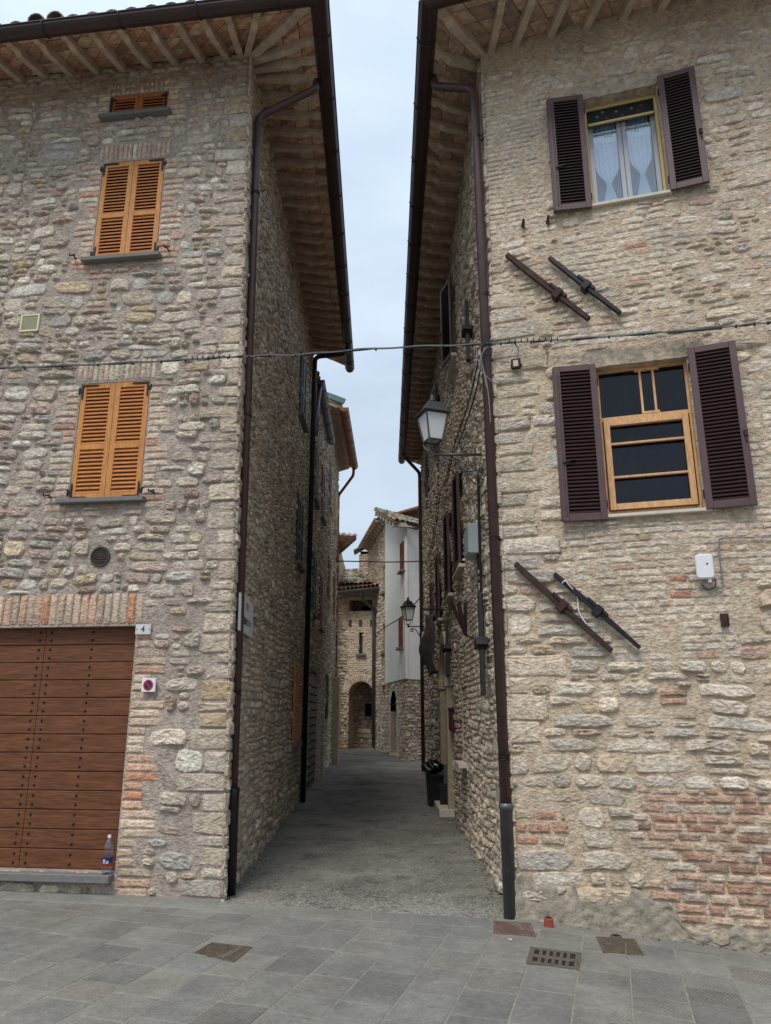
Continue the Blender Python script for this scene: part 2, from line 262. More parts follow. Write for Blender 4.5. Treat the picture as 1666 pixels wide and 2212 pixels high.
# ---------------------------------------------------------------- object helpers
COL = SC.collection
def props(o, label=None, cat=None, group=None, kind=None):
    if label: o['label'] = label
    if cat: o['category'] = cat
    if group: o['group'] = group
    if kind: o['kind'] = kind
    return o
def empty(name, loc, label=None, cat=None, group=None):
    o = bpy.data.objects.new(name, None); COL.objects.link(o); o.location = Vector(loc); o.empty_display_size = .1
    return props(o, label, cat, group)
def setparent(o, p):
    if p is None: return
    o.parent = p
    o.matrix_parent_inverse = Matrix.Translation(-p.location)
class MB:
    def __init__(s): s.v = []; s.f = []; s.c = []; s.nv = 0
    def add(s, V, F, col=None):
        V = [tuple(float(a) for a in p) for p in V]; k = len(s.v); s.v += V
        s.f += [tuple(i+k for i in f) for f in F]
        s.c += [(col if col is not None else (.5, .5, .5, 1))]*len(V); return s
    BF = [(0, 3, 2, 1), (4, 5, 6, 7), (0, 1, 5, 4), (1, 2, 6, 5), (2, 3, 7, 6), (3, 0, 4, 7)]
    def fbox(s, fr, u0, u1, z0, z1, w0, w1, col=None):
        return s.add([fr.P(u, z, w) for w in (w0, w1) for (u, z) in ((u0, z0), (u1, z0), (u1, z1), (u0, z1))], s.BF, col)
    def box(s, c, sz, col=None, rz=0, R=None):
        V = []
        for dz in (-1, 1):
            for dx, dy in ((-1, -1), (1, -1), (1, 1), (-1, 1)):
                p = Vector((dx*sz[0]/2, dy*sz[1]/2, dz*sz[2]/2))
                p = (R @ p) if R else Matrix.Rotation(rz, 3, 'Z') @ p
                V.append(Vector(c)+p)
        return s.add(V, s.BF, col)
    def beam(s, a, b, wd, ht, up=(0, 0, 1), col=None):
        a = Vector(a); b = Vector(b); d = (b-a).normalized(); side = d.cross(Vector(up)).normalized(); u2 = side.cross(d).normalized()
        V = [p+side*sx*wd/2+u2*sz*ht/2 for p in (a, b) for sx, sz in ((-1, -1), (1, -1), (1, 1), (-1, 1))]
        return s.add(V, s.BF, col)
    def tube(s, pts, r, n=10, cap=True, col=None, arc=None):
        pts = [Vector(p) for p in pts]; rr = r if isinstance(r, (list, tuple)) else [r]*len(pts)
        V = []; ref = None
        for i, p in enumerate(pts):
            d = ((pts[min(i+1, len(pts)-1)]-p).normalized()+(p-pts[max(i-1, 0)]).normalized())
            d = d.normalized() if d.length > 1e-6 else Vector((0, 0, 1))
            if ref is None:
                ref = Vector((0, 0, 1)) if abs(d.z) < .9 else Vector((0, 1, 0))
            x = ref.cross(d).normalized(); y = d.cross(x).normalized(); ref = y
            for k in range(n):
                a = (2*math.pi*k/n) if arc is None else arc[0]+(arc[1]-arc[0])*k/(n-1)
                V.append(p+x*math.cos(a)*rr[i]+y*math.sin(a)*rr[i])
        F = []
        kk = n if arc is None else n-1
        for i in range(len(pts)-1):
            for k in range(kk):
                F.append((i*n+k, i*n+(k+1) % n, (i+1)*n+(k+1) % n, (i+1)*n+k))
        if cap and arc is None: F += [tuple(reversed(range(n))), tuple((len(pts)-1)*n+k for k in range(n))]
        return s.add(V, F, col)
    def lathe(s, c, prof, n=20, ax=None, col=None):
        R = ax if ax else Matrix.Identity(3); V = []; F = []
        for (r, z) in prof:
            for k in range(n):
                a = 2*math.pi*k/n; V.append(Vector(c)+R @ Vector((r*math.cos(a), r*math.sin(a), z)))
        for i in range(len(prof)-1):
            for k in range(n): F.append((i*n+k, i*n+(k+1) % n, (i+1)*n+(k+1) % n, (i+1)*n+k))
        F += [tuple(reversed(range(n))), tuple((len(prof)-1)*n+k for k in range(n))]
        return s.add(V, F, col)
    def prism(s, fr, poly, w0, w1, col=None):
        n = len(poly); V = [fr.P(u, z, w0) for u, z in poly]+[fr.P(u, z, w1) for u, z in poly]
        F = [tuple(range(n-1, -1, -1)), tuple(range(n, 2*n))]+[(i, (i+1) % n, n+(i+1) % n, n+i) for i in range(n)]
        return s.add(V, F, col)
    def build(s, name, m, parent=None, smooth=False, bev=0, **kw):
        me = bpy.data.meshes.new(name); me.from_pydata([tuple(p) for p in s.v], [], s.f)
        if any(c[0] != .5 for c in s.c):
            at = me.color_attributes.new('Col', 'FLOAT_COLOR', 'POINT')
            at.data.foreach_set('color', np.array([(c if len(c) == 4 else (*c, 1)) for c in s.c], np.float32).ravel())
        me.materials.append(m); me.update()
        if smooth == True: me.polygons.foreach_set('use_smooth', [True]*len(me.polygons))
        o = bpy.data.objects.new(name, me); COL.objects.link(o); setparent(o, parent)
        # outward normals
        import bmesh as _b
        b = _b.new(); b.from_mesh(me); _b.ops.recalc_face_normals(b, faces=b.faces); b.to_mesh(me); b.free()
        if bev:
            md = o.modifiers.new('bevel', 'BEVEL'); md.width = bev; md.segments = 1; md.limit_method = 'ANGLE'
        return props(o, **kw)
def catmull(pts, n=8):
    pts = [Vector(p) for p in pts]; out = []
    P = [pts[0]*2-pts[1]]+pts+[pts[-1]*2-pts[-2]]
    for i in range(1, len(P)-2):
        for k in range(n):
            t = k/n; a, b, c, d = P[i-1], P[i], P[i+1], P[i+2]
            out.append(.5*((2*b)+(c-a)*t+(2*a-5*b+4*c-d)*t*t+(3*b-a-3*c+d)*t**3))
    out.append(pts[-1]); return out
# ---------------------------------------------------------------- masonry generator
def clip(poly, a, b, c):                       # keep a*x+b*y<=c
    out = []; n = len(poly)
    for i in range(n):
        p = poly[i]; q = poly[(i+1) % n]; dp = a*p[0]+b*p[1]-c; dq = a*q[0]+b*q[1]-c
        if dp <= 0: out.append(p)
        if (dp < 0 < dq) or (dq < 0 < dp):
            t = dp/(dp-dq); out.append((p[0]+t*(q[0]-p[0]), p[1]+t*(q[1]-p[1])))
    return out
def resample(poly, N):
    P = np.array(poly+[poly[0]]); d = np.sqrt(((P[1:]-P[:-1])**2).sum(1)); s = np.concatenate([[0], np.cumsum(d)])
    t = np.linspace(0, s[-1], N, endpoint=False)
    return np.stack([np.interp(t, s, P[:, 0]), np.interp(t, s, P[:, 1])], 1)
CK = .16
def chaikin(P, k=1):
    for _ in range(k):
        Q = np.roll(P, -1, 0); a = P*(1-CK)+Q*CK; b = P*CK+Q*(1-CK); P = np.stack([a, b], 1).reshape(-1, 2)
    return P
SMOOTH = False
class Wall:
    def __init__(s, fr, N=12): s.fr = fr; s.N = N; s.pol = []; s.h = []; s.col = []; s.flat = []; s.obst = []
    def put(s, P, h, col, flat): s.pol.append(P); s.h.append(h); s.col.append(col); s.flat.append(flat)
    def brick(s, u0, u1, z0, z1, h, col, r=.008, j=.003, skew=0.):
        k = s.N//4; P = []
        for (cx, cz, a0) in ((u1-r, z1-r, 0), (u0+r, z1-r, 90), (u0+r, z0+r, 180), (u1-r, z0+r, 270)):
            for i in range(k):
                a = R_(a0+90*i/max(1, k-1)); P.append((cx+r*math.cos(a), cz+r*math.sin(a)))
        P = np.array(P); P += NR.normal(0, j, P.shape)*[1.2, .7]
        P[:, 1] += (P[:, 0]-(u0+u1)/2)*skew
        s.put(P, h, col, 1.)
    def bricks(s, u0, u1, z0, z1, pal, row=.075, gap=.016, ln=.26, h=.018, jit=.02, edge=0., keep=1., ragL=0., ragR=0., wob=0., obst=True):
        if obst: s.obst.append((u0, u1, z0, z1))
        z = z0; i = 0
        while z < z1-.02:
            rh = min(row*rnd.uniform(.9, 1.12), z1-z); a = u0+rnd.uniform(-ragL, ragL*.3); b = u1+rnd.uniform(-ragR*.3, ragR)
            u = a
            while u < b-.03:
                l_ = min(ln*rnd.choice((1, 1, .95, .55, .8)), b-u)
                if b-u-l_ < .05: l_ = b-u
                if rnd.random() < keep:
                    dz = wob*math.sin(u*3.1+z*1.3); s.brick(u+gap/2, u+l_-gap/2, z+gap/2+dz, z+rh-gap/2+dz, h*rnd.uniform(.6, 1.3), pal(), j=jit*.06, skew=rnd.gauss(0, .008))
                u += l_
            z += rh; i += 1
    def soldier(s, u0, u1, z0, z1, pal, wd=.062, gap=.010, h=.012, obst=True, tilt=0.):
        if obst: s.obst.append((u0, u1, z0, z1))
        n = round((u1-u0)/wd); d = (u1-u0)/n
        for i in range(n):
            s.brick(u0+i*d+gap/2, u0+(i+1)*d-gap/2, z0+rnd.uniform(-.004, .004), z1+rnd.uniform(-.012, .006), h*rnd.uniform(.7, 1.2), pal(), j=.002)
    def rubble(s, u0, u1, z0, z1, cu, cz, pal, fill=(.7, .96), mort=.012, h=(.015, .035), jit=.4, obst=(), keep=.97, big=1.):
        """roughly coursed rubble: wavy courses, mixed stone sizes, here and there a course split in two"""
        ph = rnd.uniform(0, 6)
        warp = lambda u, z: z+.022*math.sin(1.9*u+1.1*z+ph)+.012*math.sin(5.1*u+2.3*z+ph*2)
        z = z0-.02
        while z < z1:
            rh = cz*rnd.choice((.62, .8, 1, 1, 1.15, 1.35, 1.7)); u = u0-rnd.uniform(0, cu)
            while u < u1:
                wd = cu*rnd.choice((.45, .6, .8, 1, 1.2, 1.5, 1.9))*(.8+.35*rh/cz)
                cells = [(u, u+wd, z, z+rh)]
                if rh > cz*1.1 and rnd.random() < .5*(rh/cz-.7):
                    k = rnd.uniform(.38, .62)*rh; v = u+wd*rnd.uniform(.35, .65)
                    cells = [(u, u+wd, z, z+k)]+([(u, v, z+k, z+rh), (v, u+wd, z+k, z+rh)] if rnd.random() < .5 else [(u, u+wd, z+k, z+rh)])
                elif wd > cu*1.2 and rnd.random() < .25:
                    v = u+wd*rnd.uniform(.6, .8); cells = [(u, v, z, z+rh), (v, u+wd, z, z+rh*rnd.uniform(.4, .6)), (v, u+wd, z+rh*.55, z+rh)]
                u += wd
                for (a, b, c, d) in cells:
                    if b < u0+.03 or a > u1-.03 or rnd.random() > keep: continue
                    if (b-a) < .7*(d-c) and rnd.random() < .3: pass
                    H = d-c; Wd = b-a; jj = .12*H; g = mort*rnd.uniform(.7, 1.5)
                    a += g; b -= g; c += g*.8; d -= g*.8
                    if b-a < .03 or d-c < .018: continue
                    m1, m2 = (a+b)/2+rnd.uniform(-.25, .25)*(b-a), (a+b)/2+rnd.uniform(-.25, .25)*(b-a); n = lambda k=1.: rnd.uniform(-jj, jj)*k
                    e = lambda: rnd.uniform(0, .22)*min(H, Wd)
                    poly = [(a+e(), c+abs(n())), (m1, c+n(.5)), (b-e(), c+abs(n())), (b+n(.5), (c+d)/2+n(1.5)), (b-e(), d-abs(n())), (m2, d+n(.5)), (a+e(), d-abs(n())), (a+n(.5), (c+d)/2+n(1.5))]
                    poly = [(p, warp(p, q)) for p, q in poly]; x = sum(p for p, q in poly)/8; y = sum(q for p, q in poly)/8
                    if any(o[0] < x < o[1] and o[2] < y < o[3] for o in obst): continue
                    poly = clip(poly, -1, 0, -u0); poly = clip(poly, 1, 0, u1); poly = clip(poly, 0, 1, z1); poly = clip(poly, 0, -1, -z0)
                    for o in obst:
                        if len(poly) < 3: break
                        if o[1] < a-.05 or o[0] > b+.05 or o[3] < c-.08 or o[2] > d+.08: continue
                        gu = (o[0]-x) if x < o[0] else (x-o[1] if x > o[1] else -1); gv = (o[2]-y) if y < o[2] else (y-o[3] if y > o[3] else -1)
                        if gu/(Wd/H) >= gv: poly = clip(poly, 1, 0, o[0]) if x < o[0] else clip(poly, -1, 0, -o[1])
                        else: poly = clip(poly, 0, 1, o[2]) if y < o[2] else clip(poly, 0, -1, -o[3])
                    if len(poly) < 3: continue
                    P = np.array(poly); half = (P.max(0)-P.min(0))/2
                    if half.min() < .009: continue
                    P = chaikin(resample([tuple(p) for p in P], 9), 1); P = resample([tuple(p) for p in P], s.N)
                    P += NR.normal(0, .05, P.shape)*half.min()
                    s.put(P, rnd.uniform(*h), pal(), 0.)
            z += rh
    def build(s, name, m, parent, rough=.18, mort=None, **kw):
        if not s.pol: return
        P = np.array(s.pol); S, N = P.shape[:2]; h = np.array(s.h)[:, None]; col = np.array(s.col)[:, None, :]; flat = np.array(s.flat)[:, None]
        c = P.mean(1, keepdims=True); half = np.minimum(np.ptp(P[:, :, 0], axis=1), np.ptp(P[:, :, 1], axis=1))[:, None]/2
        def inset(dist):
            v = P-c; L = np.sqrt((v**2).sum(2, keepdims=True)); k = np.minimum(.55, dist/half)[:, :, None]
            return c+v*(1-k)
        tilt = NR.normal(0, .055, (S, 2))*(1-flat)
        def hh(Q, f, nz_):
            t = ((Q-c)*tilt[:, None, :]).sum(2); return h*f+t*.8+NR.normal(0, 1, Q.shape[:2])*nz_*h*(1-.75*flat)
        rings = [(P, np.full((S, N), -.012)), (inset(.004), hh(P, .45, .05)), (inset(.014), hh(inset(.014), .95, rough*.7))]
        Q = c+(P-c)*.52; rings.append((Q, hh(Q, 1.08, rough)))
        V = []; C = []
        mc = np.array(mort if mort is not None else (.3, .27, .23))
        for ri, (q, w) in enumerate(rings):
            k_ = (.85, .25, .03, 0)[ri]*(1-.85*flat[:, :, None]); k_ = np.clip(k_+NR.normal(0, .18, (S, N, 1))*(ri < 3), 0, 1)
            V.append(s.fr.P(q[:, :, 0], q[:, :, 1], w)); C.append((np.broadcast_to(col, (S, N, 3))*(1-k_)+mc*k_)*NR.normal(1, .05, (S, N, 1)))
        V.append(s.fr.P(c[:, :, 0], c[:, :, 1], hh(c, 1.12, rough))); C.append(np.broadcast_to(col, (S, 1, 3)))
        V = np.concatenate(V, 1); C = np.clip(np.concatenate(C, 1), .01, 1); K = 4*N+1; base = (np.arange(S)*K)[:, None]
        i = np.arange(N); j = (i+1) % N; q = np.concatenate([np.stack([r*N+i, r*N+j, (r+1)*N+j, (r+1)*N+i], 1) for r in range(3)])
        t = np.stack([3*N+i, 3*N+j, np.full(N, 4*N)], 1)
        Fq = (q[None]+base[:, :, None]).reshape(-1, 4); Ft = (t[None]+base[:, :, None]).reshape(-1, 3)
        # orientation: outward w
        nrm = np.cross(V[0, 0]-V[0, N//3], V[0, 0]-V[0, 2*N//3])
        if np.dot(nrm, s.fr.n) < 0: Fq = Fq[:, ::-1]; Ft = Ft[:, ::-1]
        me = bpy.data.meshes.new(name); nv = S*K; me.vertices.add(nv); me.vertices.foreach_set('co', V.reshape(-1).astype(np.float32))
        nl = Fq.size+Ft.size; me.loops.add(nl); me.loops.foreach_set('vertex_index', np.concatenate([Fq.ravel(), Ft.ravel()]).astype(np.int32))
        npol = len(Fq)+len(Ft); me.polygons.add(npol)
        me.polygons.foreach_set('loop_start', np.concatenate([np.arange(len(Fq))*4, Fq.size+np.arange(len(Ft))*3]).astype(np.int32))
        me.polygons.foreach_set('use_smooth', np.repeat(SMOOTH, npol)); me.update(calc_edges=True); me.validate()
        at = me.color_attributes.new('Col', 'FLOAT_COLOR', 'POINT'); at.data.foreach_set('color', np.concatenate([C, np.ones((S, K, 1))], 2).astype(np.float32).ravel())
        me.materials.append(m); o = bpy.data.objects.new(name, me); COL.objects.link(o); setparent(o, parent)
        props(o, **kw); return o
def backing(fr, name, m, parent, u0, u1, z0, z1, holes, col, reveal=.15, step=.16, wob=.006, bump=None):
    """mortar bed of the wall with real holes and reveals"""
    us = sorted(set([u0, u1]+[x for h in holes for x in h[:2] if u0 < x < u1])); zs = sorted(set([z0, z1]+[x for h in holes for x in h[2:4] if z0 < x < z1]))
    def fine(a):
        o = []
        for p, q in zip(a[:-1], a[1:]):
            n = max(1, int((q-p)/step)); o += [p+(q-p)*i/n for i in range(n)]
        return o+[a[-1]]
    us = fine(us); zs = fine(zs); mb = MB(); V = []; F = []; nu = len(us)
    fixed = {round(x, 4) for h in holes for x in h[:4]}|{u0, u1}
    for z in zs:
        for u in us:
            w = 0 if (round(u, 4) in fixed or round(z, 4) in fixed) else rnd.gauss(0, wob)
            V.append(fr.P(u, z, w))
    for j in range(len(zs)-1):
        for i in range(nu-1):
            cu, cz = (us[i]+us[i+1])/2, (zs[j]+zs[j+1])/2
            if any(h[0] < cu < h[1] and h[2] < cz < h[3] for h in holes): continue
            F.append((j*nu+i, j*nu+i+1, (j+1)*nu+i+1, (j+1)*nu+i))
    mb.add(V, F, col)
    for h in holes:
        a, b, c, d = h[:4]; r = h[4] if len(h) > 4 else reveal
        for (p, q) in (((a, c), (b, c)), ((b, c), (b, d)), ((b, d), (a, d)), ((a, d), (a, c))):
            mb.add([fr.P(*p, 0), fr.P(*q, 0), fr.P(*q, -r), fr.P(*p, -r)], [(0, 1, 2, 3)], col)
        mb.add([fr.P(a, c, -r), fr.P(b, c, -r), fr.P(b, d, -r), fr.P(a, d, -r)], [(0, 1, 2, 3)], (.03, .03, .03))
    return mb.build(name, m, parent)
def palette(*items, var=.10, desat=.3):
    W_ = [i[0] for i in items]; Cc = [srgb(*i[1]) for i in items]
    def f():
        c = rnd.choices(Cc, W_)[0]; k = rnd.gauss(1, var); t = rnd.gauss(0, .012)
        g = (c[0]*.3+c[1]*.5+c[2]*.2); c = tuple(v*(1-desat)+g*desat*w_ for v, w_ in zip(c, (1.06, 1., .9)))
        return (min(1, max(.02, c[0]*(k+t))), min(1, max(.02, c[1]*k)), min(1, max(.02, c[2]*(k-t))))
    return f
palL = palette((5, (208, 190, 166)), (3, (198, 178, 156)), (3, (222, 210, 188)), (1.2, (204, 178, 138)), (1.3, (190, 182, 168)), (.6, (190, 154, 136)), (1.4, (200, 172, 154)), var=.10)
palQ = palette((4, (202, 182, 154)), (3, (194, 176, 156)), (1, (214, 196, 170)), (.6, (198, 168, 124)), var=.07)
palR = palette((5, (212, 192, 166)), (3, (200, 182, 160)), (2, (222, 206, 184)), (.7, (194, 182, 166)), (.8, (204, 176, 142)), (.35, (196, 156, 134)), var=.08)
palS = palette((5, (198, 180, 156)), (3, (182, 170, 150)), (3, (214, 198, 172)), (1.2, (168, 158, 142)), (.4, (176, 144, 120)), var=.11)
palBpale = palette((3, (222, 204, 180)), (3, (216, 192, 168)), (2, (228, 214, 192)), (.5, (206, 164, 140)), var=.07)
palBor = palette((4, (196, 150, 122)), (3, (190, 138, 110)), (2, (206, 174, 144)), (2, (216, 196, 172)), (1, (188, 166, 150)), (1, (172, 134, 112)), var=.09)
palBR = palette((5, (216, 198, 174)), (4, (210, 188, 164)), (.5, (208, 166, 136)), (.12, (198, 132, 102)), (2, (204, 190, 166)), var=.06)
palFar = palette((4, (214, 198, 172)), (3, (222, 208, 184)), (1, (194, 178, 154)), (1, (206, 176, 150)), var=.07)
mortL = srgb(174, 160, 147); mortR = srgb(198, 178, 154); mortS = srgb(188, 168, 146)
# ================================================================= GROUND
def sheet(name, m, xs, ys, dz=0., zf=gz, **kw):
    V = [(x, y, zf(x, y)+dz) for y in ys for x in xs]; n = len(xs)
    F = [(j*n+i, j*n+i+1, (j+1)*n+i+1, (j+1)*n+i) for j in range(len(ys)-1) for i in range(n-1)]
    return MB().add(V, F).build(name, m, kind='structure', **kw)
M_earth = mat('ground_earth', srgb(110, 106, 98), .95, var=.2, bump=.2)
sheet('ground', M_earth, list(np.linspace(-900, 900, 61)), list(np.linspace(-900, 900, 61)), zf=lambda x, y: -1.9 - .004*abs(x))
# kerb line across the mouth of the alley and along both facades
mouthL = ong(440, 1950); mouthR = ong(1092, 1987)
def kerb_y(x):
    t = (x-mouthL[0])/(mouthR[0]-mouthL[0]); return mouthL[1]+(mouthR[1]-mouthL[1])*t
sheet('alley_road', M_asph, list(np.arange(-14, 16, .5)), list(np.concatenate([np.arange(6.1, 12, .25), np.arange(12, 70, 1.)])), dz=-.012)
# piazza: mortar bed then slabs
def sl_frame(u, v):                                  # slab axes: v runs square to the right-hand facade
    a = R_(16.4); o = np.array([1.0, 4.6]); return o+u*np.array([math.cos(a), -math.sin(a)])+v*np.array([math.sin(a), math.cos(a)])
def facade_line(x):                                  # y of the front of the paving band at x
    if x < PL[0]: return PL[1]+math.tan(R_(7.2))*(PL[0]-x)
    if x > PR[0]: return PR[1]-math.tan(R_(16.4))*(x-PR[0])
    return kerb_y(x)+.02
M_joint = mat('mortar_joint', srgb(144, 140, 128), .95, var=.2, vs=20, bump=.4, bs=50)
xs = list(np.arange(-14, 14.01, .35))
V = []; F = []
ts = np.linspace(0, 1, 40)
for t in ts:
    for x in xs:
        y0 = -14; y1 = facade_line(x)+(.3 if (x < PL[0] or x > PR[0]) else 0); y = y0+(y1-y0)*t; V.append((x, y, gz(x, y)+.0005))
n = len(xs)
for j in range(len(ts)-1):
    for i in range(n-1): F.append((j*n+i, j*n+i+1, (j+1)*n+i+1, (j+1)*n+i))
MB().add(V, F).build('piazza', M_joint, kind='structure')
slabs = MB()
def slab_poly(poly, col, th=.02, up=.004):
    if len(poly) < 3: return
    c = np.mean(poly, 0); top = []; mid = []
    for p in poly:
        v = np.array(p)-c; L = np.linalg.norm(v); top.append(c+v*(1-.010/L)); mid.append(c+v*(1-.002/L))
    n = len(poly); z = lambda p, d: (p[0], p[1], gz(p[0], p[1])+d)
    dz = [rnd.uniform(-.0015, .002) for _ in range(n)]
    Vv = [z(p, up+d) for p, d in zip(top, dz)]+[z(p, up-.003+d) for p, d in zip(mid, dz)]+[z(p, up-th) for p in mid]
    Ff = [tuple(range(n))]+[(n+i, n+(i+1) % n, (i+1) % n, i) for i in range(n)]+[(2*n+i, 2*n+(i+1) % n, n+(i+1) % n, n+i) for i in range(n)]
    slabs.add(Vv, Ff, col)
slabcol = palette((4, (136, 133, 124)), (3, (132, 129, 121)), (2, (140, 137, 128)), (.6, (143, 139, 128)), (1, (127, 125, 118)), var=.025)
slabband = palette((4, (138, 135, 126)), (2, (132, 129, 122)), (1, (142, 138, 128)), var=.025)
def clip_front(poly, off):                           # clip a slab against the facade band (3 lines)
    for (xa, xb) in ((-14, PL[0]-.001), (PL[0]+.001, PR[0]-.001), (PR[0]+.001, 14)):
        pass
    return poly
W1 = .33
for iu in range(-42, 36):
    u0 = iu*W1; u1 = u0+W1
    v = -16+rnd.uniform(0, .5)
    while v < 9:
        l_ = rnd.choice((.3, .36, .42, .48, .56)); g = .0045
        q = [sl_frame(u0+g, v+g), sl_frame(u1-g, v+g), sl_frame(u1-g, v+l_-g), sl_frame(u0+g, v+l_-g)]
        v += l_
        cx, cy = np.mean(q, 0)
        if cx < -12 or cx > 12 or cy < -10: continue
        band = .30
        # band line per region
        if cx < PL[0]+.1: a = math.tan(R_(7.2)); lim = (a, 1, PL[1]+a*PL[0]-band*1.15)     # y + a x <= c
        elif cx > PR[0]: a = math.tan(R_(16.4)); lim = (a, 1, PR[1]+a*PR[0]-band)
        else:
            m_ = (mouthR[1]-mouthL[1])/(mouthR[0]-mouthL[0]); lim = (-m_, 1, mouthL[1]-m_*mouthL[0]-band)
        poly = clip([tuple(p) for p in q], *lim)
        c = slabcol(); slab_poly([np.array(p) for p in poly], (*c, rnd.choice((.05, .2, .5, .9))))
def band(x0, x1, yf, wd, lmin, lmax):
    x = x0
    while x < x1:
        l_ = min(rnd.uniform(lmin, lmax), x1-x); g = .005
        c = slabband()
        slab_poly([np.array((a, yf(a)-d)) for a, d in ((x+g, wd-g), (x+l_-g, wd-g), (x+l_-g, 0), (x+g, 0))], (*c, .12)); x += l_
band(-12, PL[0], lambda x: facade_line(x)+.02, .35, .9, 1.5)
band(PL[0], PR[0], kerb_y, .29, .6, 1.0)
band(PR[0], 12, lambda x: facade_line(x)+.02, .32, .7, 1.2)
slabs.build('paving', M_slab, kind='structure')

# ================================================================= LEFT HOUSE
LH = empty('stone_house', PL, 'grey rubble stone house with orange closed shutters and garage door on the left corner', 'house')
HL = 7.6; ZL = 9.52
ops = {}
def rect(fr, pts):
    q = [fr.uv(*p) for p in pts]; us = [a for a, _ in q]; zs = [b for _, b in q]; return min(us), max(us), min(zs), max(zs)
winL = [(1.235, 1.99, 8.74, 9.07), (1.195, 1.985, 6.72, 8.075), (1.122, 1.925, 3.80, 5.15)]
DOOR = (1.035, 3.62, .20, 2.465)
holes = [(a, b, c, d, .10) for a, b, c, d in winL]+[(*DOOR, .16)]
backing(LF, 'front_wall', M_stone, LH, 0, 8, -.25, ZL, holes, (*mortL, 1))
wl = Wall(LF, 16)
# brick surrounds
def toothed(w, a, b, c, d, pal, row=.077, n=3, short=.14, long=.27, right=True, left=True):
    z = c; i = 0
    while z < d-.03:
        L = long if (i//n) % 2 == 0 else short
        rh = min(row, d-z)
        for side in ([-1] if left else [])+([1] if right else []):
            LL = L*rnd.uniform(.92, 1.08)
            p = (a-LL-.012, a-.006) if side < 0 else (b+.006, b+LL+.012)
            w.brick(p[0], p[1], z+.006, z+rh-.006, rnd.uniform(.008, .017), pal(), skew=rnd.gauss(0, .012))
            w.obst.append((p[0]-.005, p[1]+.005, z, z+rh))
        z += rh; i += 1
palJ = palette((3, (212, 188, 168)), (3, (206, 180, 160)), (2, (216, 202, 180)), (1.0, (200, 158, 134)), (1, (192, 172, 152)), var=.07, desat=0.)
for k, (a, b, c, d) in enumerate(winL):
    wl.obst.append((a-.02, b+.02, c-.05, d))
    toothed(wl, a, b, c-.12, d+(.0 if k else .05), palJ)
    wl.soldier(a-.06, b+.06, d+.012, d+(.17 if k == 0 else .27), palJ)
    if k: wl.bricks(a-.05, b+.02, c-.19, c-.08, palJ, keep=.8)
wl.obst.append(DOOR)
palD = palette((3, (208, 168, 142)), (3, (206, 180, 156)), (2, (214, 192, 166)), (1.0, (200, 144, 108)), (1, (196, 176, 154)), var=.07, desat=.05)
toothed(wl, DOOR[0], DOOR[1], .0, DOOR[3], palD, row=.083, n=3, short=.19, long=.34)
for x in (.86, .72): pass
wl.soldier(DOOR[0]-.06, 5.0, DOOR[3]+.012, DOOR[3]+.34, palD, wd=.084, h=.016)
# quoins
def quoins(w, z0, z1, pal, u0=-.03):
    z = z0; i = 0
    while z < z1-.06:
        rh = min(rnd.choice((.10, .13, .17, .2, .15)), z1-z); L = rnd.choice((.26, .32, .4, .48)) if i % 2 else rnd.choice((.16, .22, .3))
        w.brick(u0, L, z+.007, z+rh-.007, rnd.uniform(.010, .024), pal(), r=.022, j=.007, skew=rnd.gauss(0, .012)); w.flat[-1] = .2
        w.obst.append((u0, L+.008, z, z+rh)); z += rh; i += 1
quoins(wl, -.15, ZL-.5, palQ)
wl.bricks(0, 8, ZL-.17, ZL, palette((3, (176, 148, 120)), (2, (190, 164, 134)), (1, (160, 124, 100)), var=.1), row=.08, h=.03)
wl.bricks(0, 8, ZL-.42, ZL-.17, palette((3, (182, 160, 132)), (2, (176, 144, 112)), var=.1), row=.085, h=.018, keep=.85)
VENT_C = LF.uv(218, 1203); VENT_S = rect(LF, [(49, 682), (84, 716)])
wl.obst.append((VENT_C[0]-.13, VENT_C[0]+.13, VENT_C[1]-.13, VENT_C[1]+.13)); wl.obst.append(VENT_S)
wl.rubble(0, 3.0, 5.6, ZL-.4, .215, .105, palL, obst=wl.obst, fill=(.9, 1.08), mort=.006, jit=.6, h=(.006, .034))
wl.rubble(0, 1.06, -.2, 2.44, .27, .14, palL, obst=wl.obst, fill=(.94, 1.1), mort=.006, jit=.5, h=(.010, .042), keep=1.)
wl.obst.append((-.1, 1.06, -.3, 2.44))
wl.rubble(0, 3.0, -.2, 5.6, .235, .115, palL, obst=wl.obst, fill=(.9, 1.08), mort=.006, jit=.6, h=(.008, .04))
wl.rubble(3.0, 8, -.2, ZL-.4, .235, .115, palL, obst=wl.obst, fill=(.7, 1.), mort=.01, jit=.5)
wl.build('stonework', M_stone, LH, mort=mortL)
# alley side
side_wins = []
def px_win(fr, x, y0, y1, wdt, u=None):
    a = fr.uv(x, y0); b = fr.uv(x, y1); uc = u if u else (a[0]+b[0])/2
    return (uc-wdt/2, uc+wdt/2, b[1], a[1])
sw = [(5.3, 6.1, 6.95, 8.2), (5.4, 6.2, 4.2, 5.45), (5.6, 6.5, 1.15, 2.5)]
backing(LS, 'side_wall', M_stone, LH, 0, HL, -.25, ZL, [(a, b, c, d, .12) for a, b, c, d in sw], (*mortS, 1), step=.3)
ws = Wall(LS, 12)
for r in sw: ws.obst.append(r)
quoins(ws, -.15, ZL-.1, palQ)
ws.rubble(0, HL, -.2, ZL-.1, .17, .085, palS, obst=ws.obst, fill=(.8, 1.05), mort=.007, jit=.5, h=(.008, .034))
ws.build('side_stonework', M_stone, LH, mort=mortS)
backing(Fr(LS.P(HL, 0, 0), (-1, 0), (0, 1)), 'back_wall', M_stone, LH, 0, 8, -.2, ZL, [], (*mortS, 1), step=1)

